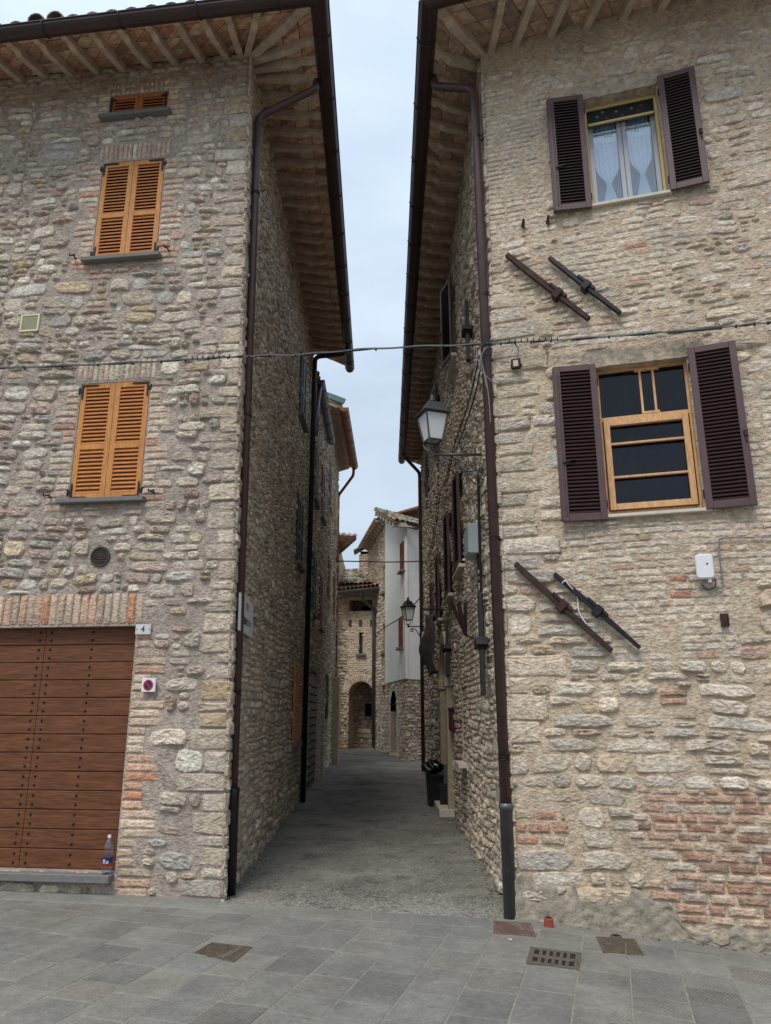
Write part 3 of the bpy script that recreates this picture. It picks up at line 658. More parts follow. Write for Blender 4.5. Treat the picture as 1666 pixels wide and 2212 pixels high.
# closed louvred shutters -----------------------------------------------------
def louvre_leaf(fr, a, b, c, d, w, t, fm, sm, parent, name='shutter', rails=(.45,), st=.065, pitch=.038, top=None, open_=False, slat_t=.012, tilt=.5, frd=None, bot=None):
    """one leaf between u a..b, z c..d with its back at w, thickness t"""
    m = MB(); tp = top or st; bt = bot or st*1.15
    m.fbox(fr, a, a+st, c, d, w, w+t); m.fbox(fr, b-st, b, c, d, w, w+t)
    zs = [c+bt]; H = d-c
    m.fbox(fr, a+st, b-st, c, c+bt, w+.001, w+t-.001); m.fbox(fr, a+st, b-st, d-tp, d, w+.001, w+t-.001)
    edges = [c+bt]
    for r in rails:
        zc = c+H*r; m.fbox(fr, a+st, b-st, zc-st*.5, zc+st*.5, w+.001, w+t-.001); edges += [zc-st*.5, zc+st*.5]
    edges.append(d-tp)
    o = m.build(name, fm, parent, bev=.003)
    s = MB()
    for z0, z1 in zip(edges[0::2], edges[1::2]):
        n = max(1, int((z1-z0)/pitch)); p = (z1-z0)/n
        for i in range(n):
            zc = z0+(i+.5)*p; u0, u1 = a+st-.004, b-st+.004; dz = p*.5
            V = [fr.P(u, z, ww) for u in (u0, u1) for z, ww in ((zc-dz*.98+0, w+t*.86), (zc-dz*.98+slat_t*.8, w+t*.93), (zc+dz*.9+slat_t*.4, w+t*.12), (zc+dz*.9-slat_t*.6, w+t*.05))]
            s.add(V, [(0, 1, 2, 3), (7, 6, 5, 4), (0, 4, 5, 1), (1, 5, 6, 2), (2, 6, 7, 3), (3, 7, 4, 0)])
    s.build('louvre', sm, o)
    k = MB(); k.fbox(fr, a+st*.9, b-st*.9, c+bt*.9, d-tp*.9, w+.0005, w+t*.035); 
    return o
def strap(fr, u, z, su, sz, w, L1=.17, L2=.15, wd=.022, t=.006):
    m = MB(); a = u; b = z
    m.prism(fr, [(u, z), (u+su*L1, z), (u+su*(L1+.03), z+sz*wd*.5), (u+su*L1, z+sz*wd), (u+su*wd, z+sz*wd), (u+su*wd, z+sz*L2), (u+su*wd*.5, z+sz*(L2+.03)), (u, z+sz*L2)], w, w+t)
    for q in (.35, .75): 
        m.lathe(fr.P(u+su*L1*q, z+sz*wd*.5, w+t), [(.005, 0), (.004, .004)], 6, ax=None)
    m.fbox(fr, min(u-su*.035, u+su*.01), max(u-su*.035, u+su*.01), z+sz*.07-.02, z+sz*.07+.02, w-.012, w+t*.8)
    m.tube([fr.P(u-su*.03, z+sz*.07-.035, w), fr.P(u-su*.03, z+sz*.07+.035, w)], .011, 8)
    return m
def holdback(fr, u, z, parent, sgn=1, m_=M_iron):
    m = MB(); m.beam(fr.P(u, z, -.02), fr.P(u+.01*sgn, z+.012, .075), .012, .012); m.beam(fr.P(u-.03, z+.02, .075), fr.P(u+.035, z+.005, .078), .02, .008)
    m.beam(fr.P(u-.03, z+.02, .075), fr.P(u-.032, z-.012, .09), .012, .01); m.beam(fr.P(u+.033, z+.005, .078), fr.P(u+.035, z+.03, .09), .012, .01)
    m.build('shutter_stay', m_, parent)
for k, (a, b, c, d) in enumerate(winL):
    wi = empty('window', LF.P((a+b)/2, c, 0)); setparent(wi, LH)
    mid = (a+b)/2
    t = .036; w0 = -.035
    rails = () if k == 0 else (.445,)
    st = .06 if k else .05
    louvre_leaf(LF, a+.006, mid-.0015, c+.004, d-.006, w0, t, M_orange if k else M_orange2, M_orslat if k else M_orange2, wi, rails=rails, st=st, pitch=.042 if k else .036)
    louvre_leaf(LF, mid+.0015, b-.006, c+.004, d-.006, w0, t, M_orange if k else M_orange2, M_orslat if k else M_orange2, wi, rails=rails, st=st, pitch=.042 if k else .036)
    s = MB(); s.fbox(LF, a-.075, b+.09, c-.05, c, -.08, .095); s.build('window_sill', M_sill, wi, bev=.005)
    if k == 0:
        for (u, su) in ((a+.012, 1), (b-.012, -1)):
            m = MB(); m.fbox(LF, min(u, u+su*.028), max(u, u+su*.028), c+.02, d-.03, .0015, .008)
            m.fbox(LF, min(u, u+su*.07), max(u, u+su*.07), c+.05, c+.075, .0015, .01); m.fbox(LF, min(u, u+su*.07), max(u, u+su*.07), d-.08, d-.055, .0015, .01)
            m.build('hinge', M_ironr, wi)
    else:
        for (u, su) in ((a+.014, 1), (b-.014, -1)):
            for (z, sz) in ((c+.016, 1), (d-.018, -1)):
                strap(LF, u, z, su, sz, .0015).build('hinge', M_iron, wi)
        holdback(LF, a-.16, c+.04, wi); holdback(LF, b+.2, c+.03, wi, -1)
# garage door -------------------------------------------------------------------
gd = empty('garage_door', LF.P(2.2, .2, -.1)); setparent(gd, LH)
a, b, c, d = DOOR; npl = 13; ph = (d-c)/npl
split = 2.055
MB().fbox(LF, a, b, c, d, -.155, -.135).build('door_backing', M_dark, gd)
for (u0, u1) in ((a+.004, split-.003), (split+.003, b-.004)):
    for i in range(npl):
        z0 = c+i*ph; m = MB(); w0 = -.132; w1 = -.105+rnd.uniform(-.001, .001)
        V = []
        for u in (u0, u1):
            for z, w in ((z0+.002, w0), (z0+.002, w1-.008), (z0+.009, w1), (z0+ph-.009, w1), (z0+ph-.002, w1-.008), (z0+ph-.002, w0)): V.append(LF.P(u, z, w))
        m.add(V, [(0, 1, 7, 6), (1, 2, 8, 7), (2, 3, 9, 8), (3, 4, 10, 9), (4, 5, 11, 10), (5, 4, 3, 2, 1, 0), (6, 7, 8, 9, 10, 11)])
        m.build('plank', M_door, gd)
ax = Matrix(((LF.d[0], 0, LF.n[0]), (LF.d[1], 0, LF.n[1]), (0, 1, 0)))
studs = MB(); 
for u in (1.545, split-.062, split+.062, 2.72, 3.3):
    for i in range(npl):
        for f in (.27, .74): studs.lathe(LF.P(u, c+(i+f)*ph, -.105), [(.013, -.002), (.012, .006), (.006, .011), (.001, .012)], 8, ax=ax)
studs.build('door_studs', M_castiron, gd, smooth=True, kind='stuff')
m = MB(); m.fbox(LF, 1.04, 4.0, c-.075, c-.003, -.16, .105); m.build('doorstep', M_sill, LH, bev=.008)
# vents
vt = MB(); a, b, c, d = VENT_S; vt.fbox(LF, a, a+.018, c, d, 0, .022); vt.fbox(LF, b-.018, b, c, d, 0, .022); vt.fbox(LF, a, b, c, c+.018, 0, .0215); vt.fbox(LF, a, b, d-.018, d, 0, .0215)
for i in range(11):
    z = c+.02+(d-c-.04)*(i+.5)/11; vt.beam(LF.P(a+.01, z, .010), LF.P(b-.01, z, .010), .004, .013, up=(LF.n[0], LF.n[1], .8))
o_ = vt.build('vent_grille', mat('ivory_plastic', srgb(214, 212, 182), .5, var=.08), LH, label='square ivory louvred vent'); MB().fbox(LF, a+.004, b-.004, c+.004, d-.004, -.01, .003).build('vent_shade_panel', M_dark, o_)  # near-black box behind the slats, its colour standing in for the shade there
vt = MB(); (u, z) = VENT_C; r = .098
ring = [LF.P(u+r*math.cos(t_), z+r*math.sin(t_), .012) for t_ in np.linspace(0, 2*math.pi, 25)]
vt.tube(ring, .012, 6, cap=False)
for i in range(10):
    zz = z-r+2*r*(i+.5)/10; hw = math.sqrt(max(0, r*r-(zz-z)**2)); vt.beam(LF.P(u-hw, zz, .012), LF.P(u+hw, zz, .012), .004, .015, up=(LF.n[0], LF.n[1], .8))
vt.build('vent_grille', mat('dark_round_vent', srgb(70, 66, 60), .6, .1, var=.15), LH, label='round dark louvred vent')

# eaves -------------------------------------------------------------------------
GZ = 9.2
E0 = onz(690, -10, GZ); E1 = onz(756, 797, GZ)
Cw = LF.P(0, 9.5, 0)
EF = E0+LF.d*8.2      # far left end of the front gutter
def rafter(m, a, b, wd=.075, dep=.10):
    """carved rafter tail from a (wall) to b (tip); a,b are the top line"""
    a = Vector(a); b = Vector(b); d = b-a; L = d.length; d.normalize(); side = d.cross(Vector((0, 0, 1))).normalized(); up = side.cross(d).normalized()
    pr = [(0, 0), (L, 0), (L, -.03), (L*.95, -.06), (L*.86, -.075), (L*.80, -.058), (L*.74, -.065), (L*.68, -dep), (0, -dep)]
    n = len(pr); V = [a+d*x+up*z+side*s*wd/2 for s in (-1, 1) for x, z in pr]
    m.add(V, [tuple(range(n)), tuple(range(2*n-1, n-1, -1))]+[(i, (i+1) % n, n+(i+1) % n, n+i) for i in range(n)])
palT = palette((4, (204, 158, 128)), (3, (188, 142, 116)), (2, (214, 178, 146)), (1, (168, 134, 114)), (1, (208, 184, 156)), var=.09, desat=.1)
palTR = palette((4, (194, 162, 136)), (3, (178, 148, 126)), (2, (206, 176, 148)), (1, (160, 136, 118)), var=.1, desat=.15)
def soffit(m, A0, A1, B0, B1, nl, nw, pal):
    """tiles between wall line A0-A1 and eave line B0-B1"""
    A0, A1, B0, B1 = map(Vector, (A0, A1, B0, B1)); L = (A1-A0).length
    for i in range(nl):
        for j in range(nw):
            s0, s1 = i/nl+.004/ max(.1, L), (i+1)/nl-.004/max(.1, L); off = (.33*(i % 2))/nw*0
            t0, t1 = j/nw+.006, (j+1)/nw-.006
            P = lambda s, t: (A0.lerp(A1, s)).lerp(B0.lerp(B1, s), t)
            c = pal(); dz = rnd.uniform(-.004, .002)
            q = [P(s0, t0), P(s1, t0), P(s1, t1), P(s0, t1)]; q = [p+Vector((0, 0, dz)) for p in q]
            m.add(q+[p+Vector((0, 0, .02)) for p in q], MB.BF, (*c, 1))
zt = GZ+.06       # soffit height at the tip
zw = ZL+.02
Fw0 = LF.P(0, zw-.0, 0); Fw0[2] = zw
Fw1 = LF.P(8, zw, 0); Sw1 = LS.P(HL+.35, zw, 0)
tipC = Vector(E0)+Vector((-.07, .06, 0)); tipC.z = zt
tipF = Vector(EF)+Vector((0, .06, 0)); tipF.z = zt; tipS = Vector(E1)+Vector((-.07, 0, 0)); tipS.z = zt
so_ = MB(); wallC = Vector(Fw0)
soffit(so_, wallC, Fw1, tipC, tipF, 40, 4, palT); soffit(so_, wallC, Sw1, tipC, tipS, 42, 4, palT)
so_.build('eaves_soffit', M_tile, LH)
ra = []
def fan(wc, wdir, tip0, tipend, us, parent, name='rafter'):
    pass
dF = Vector(LF.d); dS = Vector(LS.d)
lenF = (tipF-tipC).length; lenS = (tipS-tipC).length
def rafters(wc, wend, t0, t1, walls, tips, parent):
    wc = Vector(wc); wend = Vector(wend)
    wd = (wend-wc).normalized(); td = (t1-t0).normalized()
    for a_, b_ in zip(walls, tips):
        m = MB(); A = wc+wd*a_-Vector((0, 0, .004)); B = t0+td*b_-Vector((0, 0, .004)); dd = (B-A); A = A-dd.normalized()*.05
        rafter(m, A, B); m.build('rafter', M_rafter, parent)
rafters(wallC, Fw1, tipC, tipF, [.06, .12, .30]+[.62+.345*i for i in range(18)], [.62, 1.0, 1.32]+[1.62+.345*i for i in range(18)], LH)
rafters(wallC, Sw1, tipC, tipS, [.08, .2, .34]+[.62+.30*i for i in range(24)], [.5, .78, 1.06]+[1.36+.30*i for i in range(24)], LH)
m = MB(); rafter(m, wallC-Vector((0, 0, .006)), tipC-Vector((0, 0, .006)), wd=.10); m.build('rafter', M_rafter, LH)
# roof deck above the soffit with a thin fascia
def deck(parent, quads, th=.05, up=.022, m_=M_tile, name='roof', col=(*srgb(140, 100, 80), 1)):
    m = MB()
    for q in quads:
        q = [Vector(p)+Vector((0, 0, up)) for p in q]; m.add(q+[p+Vector((0, 0, th)) for p in q], MB.BF, col)
    return m.build(name, m_, parent)
rise = Vector((0, 0, 1.6))
inF = -Vector(LF.n)*3.4; inS = -Vector(LS.n)*3.4
ridge = wallC+Vector((-3.6, 3.6, 1.3)); 
deck(LH, [(tipC, tipF, Vector(Fw1)+inF+rise*.8, ridge), (tipC, tipS, Vector(Sw1)+inS+rise*.8, ridge)], name='roof')
def coppo(m, P0, d, side, up, L=.42, r0=.085, r1=.105, col=(.3, .2, .15, 1), n=7):
    V = []
    P0 = Vector(P0)
    for q, r in ((0, r1), (L, r0)):
        for k in range(n):
            a = math.pi*k/(n-1); V.append(P0+d*q+side*math.cos(a)*r+up*math.sin(a)*r*.85)
    for q, r in ((0, r1-.016), (L, r0-.016)):
        for k in range(n):
            a = math.pi*k/(n-1); V.append(P0+d*q+side*math.cos(a)*r+up*math.sin(a)*r*.85)
    F = []
    for k in range(n-1):
        F.append((k, k+1, n+k+1, n+k)); F.append((2*n+k, 3*n+k, 3*n+k+1, 2*n+k+1)); F.append((k, 2*n+k, 2*n+k+1, k+1))
    m.add(V, F, col)
palRoof = palette((4, (150, 140, 118)), (2, (120, 112, 96)), (2, (176, 152, 124)), (1, (160, 140, 90)), (1, (190, 176, 156)), (1, (96, 92, 80)), var=.12)
tl = MB(); dn = Vector((LF.n[0], LF.n[1], 0)); upd = (-dn+Vector((0, 0, .36))).normalized(); nrm = Vector((LF.d)).cross(upd); nrm = nrm if nrm.z > 0 else -nrm
for i in range(34):
    p = Vector(E0)+Vector(LF.d)*(.3+i*.235)-dn*.02+Vector((0, 0, .07+(.08 if i in (12, 13) else 0)))
    for j in range(3): coppo(tl, p+upd*j*.34, upd, Vector(LF.d), nrm, col=(*palRoof(), 1))
tl.build('roof_tiles', M_tile, LH)
def gutter(name, pts, parent, m_=M_gutter, r=.095, joints=.9, rim=True):
    """half round gutter along a level polyline, open side up"""
    pts = [Vector(p) for p in pts]; m = MB(); n = 9; V = []; F = []
    for i, p in enumerate(pts):
        a = (p-pts[i-1]).normalized() if i else (pts[1]-p).normalized(); b = (pts[i+1]-p).normalized() if i < len(pts)-1 else a
        sa = a.cross(Vector((0, 0, 1))).normalized(); sb = b.cross(Vector((0, 0, 1))).normalized(); s_ = (sa+sb); s_ = s_/max(.3, s_.length_squared)*2
        for rr in (r, r-.006):
            for k in range(n):
                t_ = math.pi+math.pi*k/(n-1); V.append(p+s_*math.cos(t_)*rr+Vector((0, 0, 1))*math.sin(t_)*rr)
    for i in range(len(pts)-1):
        for k in range(n-1):
            o = i*2*n; q = (i+1)*2*n; F += [(o+k, o+k+1, q+k+1, q+k), (o+n+k, q+n+k, q+n+k+1, o+n+k+1)]
        o = i*2*n; q = o+2*n; F += [(o, q, q+n, o+n), (o+n-1, o+2*n-1, q+2*n-1, q+n-1)]
    m.add(V, F)
    for e in (0, len(pts)-1):                       # end stops
        o = e*2*n; m.add([V[o+k] for k in range(n)], [tuple(range(n))])
    g = m.build(name, m_, parent, smooth=False)
    j = MB(); 
    for a, b in zip(pts[:-1], pts[1:]):
        L = (b-a).length; d = (b-a).normalized(); s_ = d.cross(Vector((0, 0, 1))).normalized(); k = max(1, int(L/joints))
        for i in range(k):
            c_ = a+d*L*(i+.5)/k
            arc = [c_+s_*math.cos(math.pi+math.pi*t_/10)*(r+.006)+Vector((0, 0, math.sin(math.pi+math.pi*t_/10)*(r+.006))) for t_ in range(11)]
            j.tube(arc, .007, 5); j.tube([arc[0], arc[0]+Vector((0, 0, .03))+s_*-.01], .006, 4)
        # rolled rim
        for sg in (-1, 1): j.tube([a+s_*sg*r, b+s_*sg*r], .011, 6)
    j.build('gutter_bracket', m_, g, smooth=True)
    return g
gutter('gutter', [EF, E0, E1], LH)
def pipe(name, pts, r, parent, m_=M_pipe, clips=(), round_=True, boot=None, bootm=None, bootr=None, **kw):
    P = [Vector(p) for p in pts]
    out = []
    for i, p in enumerate(P):
        if 0 < i < len(P)-1:
            a = (P[i-1]-p); b = (P[i+1]-p); t_ = min(.12, a.length*.4, b.length*.4); A = p+a.normalized()*t_; B = p+b.normalized()*t_
            for k in range(6):
                s_ = k/5; out.append(A*(1-s_)**2+p*2*s_*(1-s_)+B*s_**2)
        else: out.append(p)
    o = MB().tube(out, r, 14).build(name, m_, parent, smooth=True, **kw)
    for (c_, toward) in clips:
        cm = MB()
        c_ = Vector(c_); ringp = [c_+Vector((math.cos(a)*(r+.004), math.sin(a)*(r+.004), 0)) for a in np.linspace(0, 2*math.pi, 15)]
        cm.tube(ringp, .006, 5, cap=False); cm.tube([c_, c_+Vector(toward)], .007, 5)
        cm.tube([r_+Vector((0, 0, .022)) for r_ in ringp], .004, 5, cap=False)
        cm.build('pipe_clip', M_iron, o, smooth=True)
    if boot: MB().tube(boot[0], boot[1], 14).build(boot[3], boot[2], o, smooth=True)
    return o
def along(a, b, py):                                  # point on segment a-b seen at image row py
    lo, hi = 0., 1.
    A, B = np.array(a), np.array(b)
    f = lambda t: (lambda d: CYP-FOC*(-d[1]*_s+d[2]*_c)/(d[1]*_c+d[2]*_s))((A+(B-A)*t)-CAM)
    for _ in range(40):
        m_ = (lo+hi)/2
        if (f(m_)-py)*(f(0)-f(1)) > 0: lo = m_
        else: hi = m_
    return A+(B-A)*lo
pb = onz(495, 1932, 0.); 
# pipe stands at distance of pb all the way up, leaning with the wall
r_ = ray(558, 250); tt = (pb[1]+.0)/r_[1]; ptp = CAM+r_*tt
outl = onz(685, 178, GZ-.07)
r2 = ray(553, 300); ptp2 = CAM+r2*(pb[1]/r2[1])
top1 = ptp
z_b = 1.0
bt = along(pb, top1, 1716)
pipe('downpipe', [outl+np.array([0, 0, .02]), outl+np.array([-.02, .0, -.10]), top1+np.array([0.0, 0, -.02]), bt], .046, LH,
     clips=[(along(pb, top1, y), (-.09, .02, 0)) for y in (420, 900, 1500)],
     boot=([bt+np.array([0, 0, .06]), bt+np.array([0, 0, -.02]), pb], [.066, .062, .062], M_castiron, 'pipe_boot'))
# second downpipe at the far end of the left house
q0 = LS.P(7.0, gz(-1.5, 14.3), .10); q1 = LS.P(7.0, 8.95, .10); o2 = along(E0, E1, 745)+np.array([0, 0, -.09])
pipe('downpipe', [o2, o2+np.array([-.1, 0, -.12]), q1, q0], .05, LH, m_=M_castiron, clips=[(LS.P(7.0, z, .10), (-.09, 0, 0)) for z in (1, 3, 5, 7)])
# side windows of the left house: slim shutters seen almost edge on
def side_window(fr, r, parent, mfr, msl, w0=.0, t=.035, sillm=M_sill):
    a, b, c, d = r; wi = empty('window', fr.P((a+b)/2, c, 0)); setparent(wi, parent); mid = (a+b)/2
    louvre_leaf(fr, a+.005, mid-.002, c+.005, d-.005, w0-.03, t, mfr, msl, wi, pitch=.05); louvre_leaf(fr, mid+.002, b-.005, c+.005, d-.005, w0-.03, t, mfr, msl, wi, pitch=.05)
    MB().fbox(fr, a-.06, b+.06, c-.055, c, -.1, .11).build('window_sill', sillm, wi, bev=.004)
    return wi
for i, r in enumerate(sw): side_window(LS, r, LH, (M_green, M_green, M_orange)[i], (M_green, M_green, M_orslat)[i], w0=.045)
# ================================================================= RIGHT HOUSE
RH = empty('stone_house', PR, 'beige stone and brick house on the right with brown open shutters and diagonal iron ties', 'house')
ZR = 9.08; HR = 14.6
winR = [(1.08, 1.835, 6.70, 8.03), (.985, 1.815, 3.375, 4.865)]
backing(RF, 'front_wall', M_stone, RH, 0, 7, -.8, ZR, [(a, b, c, d, .42) for a, b, c, d in winR], (*mortR, 1))
w = Wall(RF, 16)
for a, b, c, d in winR: w.obst.append((a-.01, b+.01, c-.05, d))
# stone lintels
for (a, b, c, d), (z0, z1) in zip(winR, ((8.03, 8.22), (4.865, 5.05))):
    w.obst.append((a-.12, b+.16, d, z1+.01))
    m = MB(); n = 14; V = []
    for w_ in (-.1, .022):
        top = [(a-.12+(b-a+.28)*i/n, z1+rnd.uniform(-.018, .018)-(.05 if i in (0, n) else 0)) for i in range(n+1)]
        V += [RF.P(u, z, w_) for u, z in top]+[RF.P(u, d+(rnd.uniform(-.004, .006) if w_ > 0 else 0), w_+(rnd.uniform(-.006, .004) if w_ > 0 else 0)) for u, z in top]
    q = n+1; F = []
    for i in range(n):
        F += [(2*q+i, 2*q+i+1, 3*q+i+1, 3*q+i), (i, i+1, 2*q+i+1, 2*q+i), (q+i, 3*q+i, 3*q+i+1, q+i+1)]
    F += [(0, 2*q, 3*q, q), (n, q+n, 3*q+n, 2*q+n)]
    m.add(V, F).build('lintel', M_lintel, RH)
palQR = palette((4, (208, 186, 158)), (3, (198, 180, 158)), (1, (216, 200, 176)), (.6, (188, 176, 164)), var=.06)
def quoinsR(z0, z1, w=w, pal=palQR):
    z = z0; i = 0
    while z < z1-.06:
        rh = min(rnd.choice((.13, .17, .2, .15, .23)), z1-z); L = rnd.choice((.34, .44, .54)) if i % 2 else rnd.choice((.2, .28, .36))
        w.brick(-.03, L, z+.008, z+rh-.008, rnd.uniform(.010, .026), pal(), r=.028, j=.008, skew=rnd.gauss(0, .012)); w.flat[-1] = .2
        w.obst.append((-.03, L+.01, z, z+rh)); z += rh; i += 1
quoinsR(1.35, 2.2); quoinsR(2.9, 5.9)
# thin pale brick fields
w.bricks(-.02, .62, 6.55, 8.55, palBR, row=.062, gap=.011, ln=.22, h=.007, ragR=.12, wob=.01, jit=.05, keep=.93)
w.bricks(.62, 1.0, 8.1, 8.6, palBR, row=.066, gap=.011, ln=.24, h=.006, ragR=.1, wob=.01, jit=.05, keep=.8)
w.bricks(.95, 1.75, 5.75, 6.6, palBR, row=.072, gap=.011, ln=.25, h=.009, ragL=.12, ragR=.12, wob=.015, jit=.05, keep=.9)
w.bricks(.5, 1.0, 5.9, 6.3, palBR, row=.072, gap=.011, ln=.25, h=.009, ragL=.1, wob=.015, jit=.05, keep=.8)
w.bricks(.55, 2.35, 2.72, 3.28, palBR, row=.062, gap=.011, ln=.21, h=.008, ragL=.14, ragR=.14, wob=.012, jit=.05, keep=.93)
w.bricks(.95, 1.95, 2.05, 2.72, palBR, row=.064, gap=.011, ln=.21, h=.008, ragL=.14, ragR=.1, wob=.012, jit=.05, keep=.93)
w.bricks(.62, 1.75, 5.12, 5.4, palBR, row=.066, gap=.011, ln=.22, h=.007, ragL=.1, ragR=.1, wob=.012, jit=.05, keep=.8)
w.bricks(2.2, 3.2, 3.1, 4.6, palBR, row=.066, gap=.011, ln=.22, h=.007, ragL=.06, ragR=.1, wob=.012, jit=.05, keep=.75)
w.bricks(1.05, 2.08, .02, 1.02, palBor, row=.074, gap=.013, ln=.25, h=.016, ragL=.12, ragR=.1, wob=.006, jit=.04, keep=.97)
w.bricks(2.1, 2.75, -.1, .98, palBor, row=.074, gap=.013, ln=.22, h=.015, ragL=.04, ragR=.16, wob=.01, jit=.05, keep=.88)
w.bricks(0, .42, .52, .82, palette((2, (196, 142, 108)), (1, (190, 166, 136)), var=.08), row=.095, gap=.03, ln=.22, h=.014, ragR=.1, jit=.08, wob=.01)
w.bricks(1.28, 1.52, 1.68, 1.83, palBor, row=.075, gap=.02, ln=.24, h=.02, jit=.05)
BOXP = RF.uv(1520, 1230); PLATE = rect(RF, [(1554, 1327), (1575, 1354)])
w.rubble(0, 3.2, 5.0, ZR-.35, .22, .10, palR, obst=w.obst, fill=(.82, 1.1), mort=.006, jit=.62, h=(.000, .022))
w.rubble(0, 3.2, 1.0, 5.0, .29, .125, palR, obst=w.obst, fill=(.9, 1.08), mort=.0055, jit=.56, h=(.008, .036))
w.rubble(0, 3.2, .1, 1.0, .31, .145, palR, obst=w.obst, fill=(.9, 1.08), mort=.0055, jit=.56, h=(.008, .036))
w.rubble(3.2, 7, -.6, ZR-.35, .24, .13, palR, obst=w.obst, fill=(.66, .98), mort=.01, jit=.5)
w.build('stonework', M_stone, RH, mort=mortR)
# rendered, weathered plinth at the foot of the wall
m = MB(); V = []; us = np.linspace(-.02, 7, 280); zs = np.linspace(0, 1, 14)
M_render = mat('crumbling_render', srgb(160, 150, 134), .95, var=.3, vs=14, bump=1.0, bs=22, stain=srgb(96, 90, 72), stain_amt=.7, spec=.1)
for t in zs:
    for u in us:
        p = RF.P(u, 0, 0); g = gz(p[0], p[1]); hgt = .16+.05*math.sin(u*3)+.22*max(0, 1-abs(u-.95)/.35)+(.12 if u < .5 else 0)
        hgt += .05*math.sin(u*11+1)+.03*math.sin(u*27); z = g-.05+t*(hgt+.05); V.append(RF.P(u, z, .026+.022*(1-t)+.004*math.sin(u*19+z*13)+.004*math.sin(u*41-z*67)+NR.normal(0, .007)-(.05 if t == 1 else 0)))
n = len(us); m.add(V, [(j*n+i, j*n+i+1, (j+1)*n+i+1, (j+1)*n+i) for j in range(len(zs)-1) for i in range(n-1)]).build('plinth', M_render, RH, smooth=True)
# alley side of the right house
rs_holes = {}
def rw(x0, y0, y1, du, u=None):
    a = RS.uv(x0, y0); b = RS.uv(x0, y1); uu = (a[0]+b[0])/2 if u is None else u
    return (uu, uu+du, min(a[1], b[1]), max(a[1], b[1]))
swr = [(3.45, 4.35, 6.95, 8.25), (7.0, 7.9, 6.9, 8.1), (3.2, 4.1, 3.62, 5.0), (5.0, 5.9, 3.5, 4.9), (7.4, 8.2, 3.4, 4.7), (9.5, 10.2, 3.3, 4.5), (10.8, 11.5, 6.8, 8.0)]
DW = (5.75, 7.15, .0, 2.75)
NICHE = (3.55, 4.2, .98, 1.98)
backing(RS, 'side_wall', M_stone, RH, 0, HR, -.2, ZR, [(*r, .14) for r in swr]+[(*DW, .3), (*NICHE, .12)], (*mortS, 1), step=.3)
w = Wall(RS, 12); w.obst += swr+[DW, NICHE]; quoinsR(-.1, 8.7, w=w)
for (a, b, c, d) in ((2.0, 3.3, 1.6, 3.1), (2.2, 5.0, 5.4, 6.6), (5.2, 7.2, 4.9, 6.6)): w.bricks(a, b, c, d, palBR, row=.07, ln=.24, h=.02, jit=.04, keep=.9)
w.bricks(NICHE[0], NICHE[1], NICHE[2], NICHE[3], palBR, h=-.09, obst=False)
w.rubble(0, 8, -.1, ZR-.05, .18, .09, palS, obst=w.obst, fill=(.74, 1.02), mort=.007, jit=.55, h=(.008, .034))
w.rubble(8, HR, -.1, ZR-.05, .22, .11, palS, obst=w.obst, fill=(.78, 1.02), mort=.008, jit=.5, h=(.012, .05))
w.build('side_stonework', M_stone, RH, mort=mortS)
RB = Fr(RS.P(HR, 0, 0), (1, 0), (0, 1)); backing(RB, 'back_wall', M_stone, RH, 0, 9, -.2, ZR, [], (*mortS, 1), step=1)
# eaves of the right house
GR = 8.87
F0 = onz(926, 2, GR); F1 = onz(868, 996, GR); FE = F0+RF.d*8.0
wR = Vector(RF.P(0, ZR, 0)); wRF = RF.P(7.2, ZR, 0); wRS = RS.P(HR+.3, ZR, 0)
ztr = GR+.06
tC = Vector(F0)+Vector((.07, .06, 0)); tC.z = ztr; tF = Vector(FE)+Vector((0, .06, 0)); tF.z = ztr; tS = Vector(F1)+Vector((.07, 0, 0)); tS.z = ztr
m = MB(); soffit(m, wR, wRF, tC, tF, 34, 4, palTR); soffit(m, wR, wRS, tC, tS, 64, 3, palTR); m.build('eaves_soffit', M_tile, RH)
rafters(wR, wRF, tC, tF, [.12]+[.4+.39*i for i in range(16)], [.75]+[1.1+.39*i for i in range(16)], RH)
rafters(wR, wRS, tC, tS, [.2]+[.55+.33*i for i in range(42)], [.6]+[.95+.33*i for i in range(42)], RH)
m = MB(); rafter(m, wR-Vector((0, 0, .006)), tC-Vector((0, 0, .006)), wd=.10); m.build('rafter', M_rafter, RH)
inF = -Vector(RF.n)*3.4; inS = -Vector(RS.n)*3.4
ridge = wR+Vector((3.6, 3.6, 1.3))
deck(RH, [(tC, tF, Vector(wRF)+inF+rise*.8, ridge), (tC, tS, Vector(wRS)+inS+rise*.8, ridge)])
gutter('gutter', [FE, F0, F1], RH)
# downpipe on the right corner
pb = onz(1103, 1985, -.045); mid_ = CAM+ray(1032, 250)*(pb[1]/ray(1032, 250)[1])
bt = along(pb, mid_, 1748); out = onz(936, 172, GR-.06)
P2 = CAM+ray(1025, 192)*(pb[1]/ray(1025, 192)[1])
pipe('downpipe', [out+np.array([0, 0, .04]), out+np.array([.02, 0, -.10]), P2, bt], .048, RH, clips=[(along(pb, mid_, y), (.08, .03, 0)) for y in (300, 640, 1166, 1640)],
     boot=([bt+np.array([0, 0, .05]), bt+np.array([0, 0, .0]), bt+np.array([0, 0, -.001]), pb], [.062, .062, .056, .056], M_galv, 'pipe_boot'))
q0 = RS.P(13.9, gz(1.1, 20.8), .1); q1 = RS.P(13.9, 8.5, .10); o2 = along(F0, F1, 975)+np.array([0, 0, -.09])
pipe('downpipe', [o2, o2+np.array([.1, 0, -.12]), q1, q0], .05, RH, clips=[(RS.P(13.9, z, .10), (.09, 0, 0)) for z in (1, 3, 5, 7)])
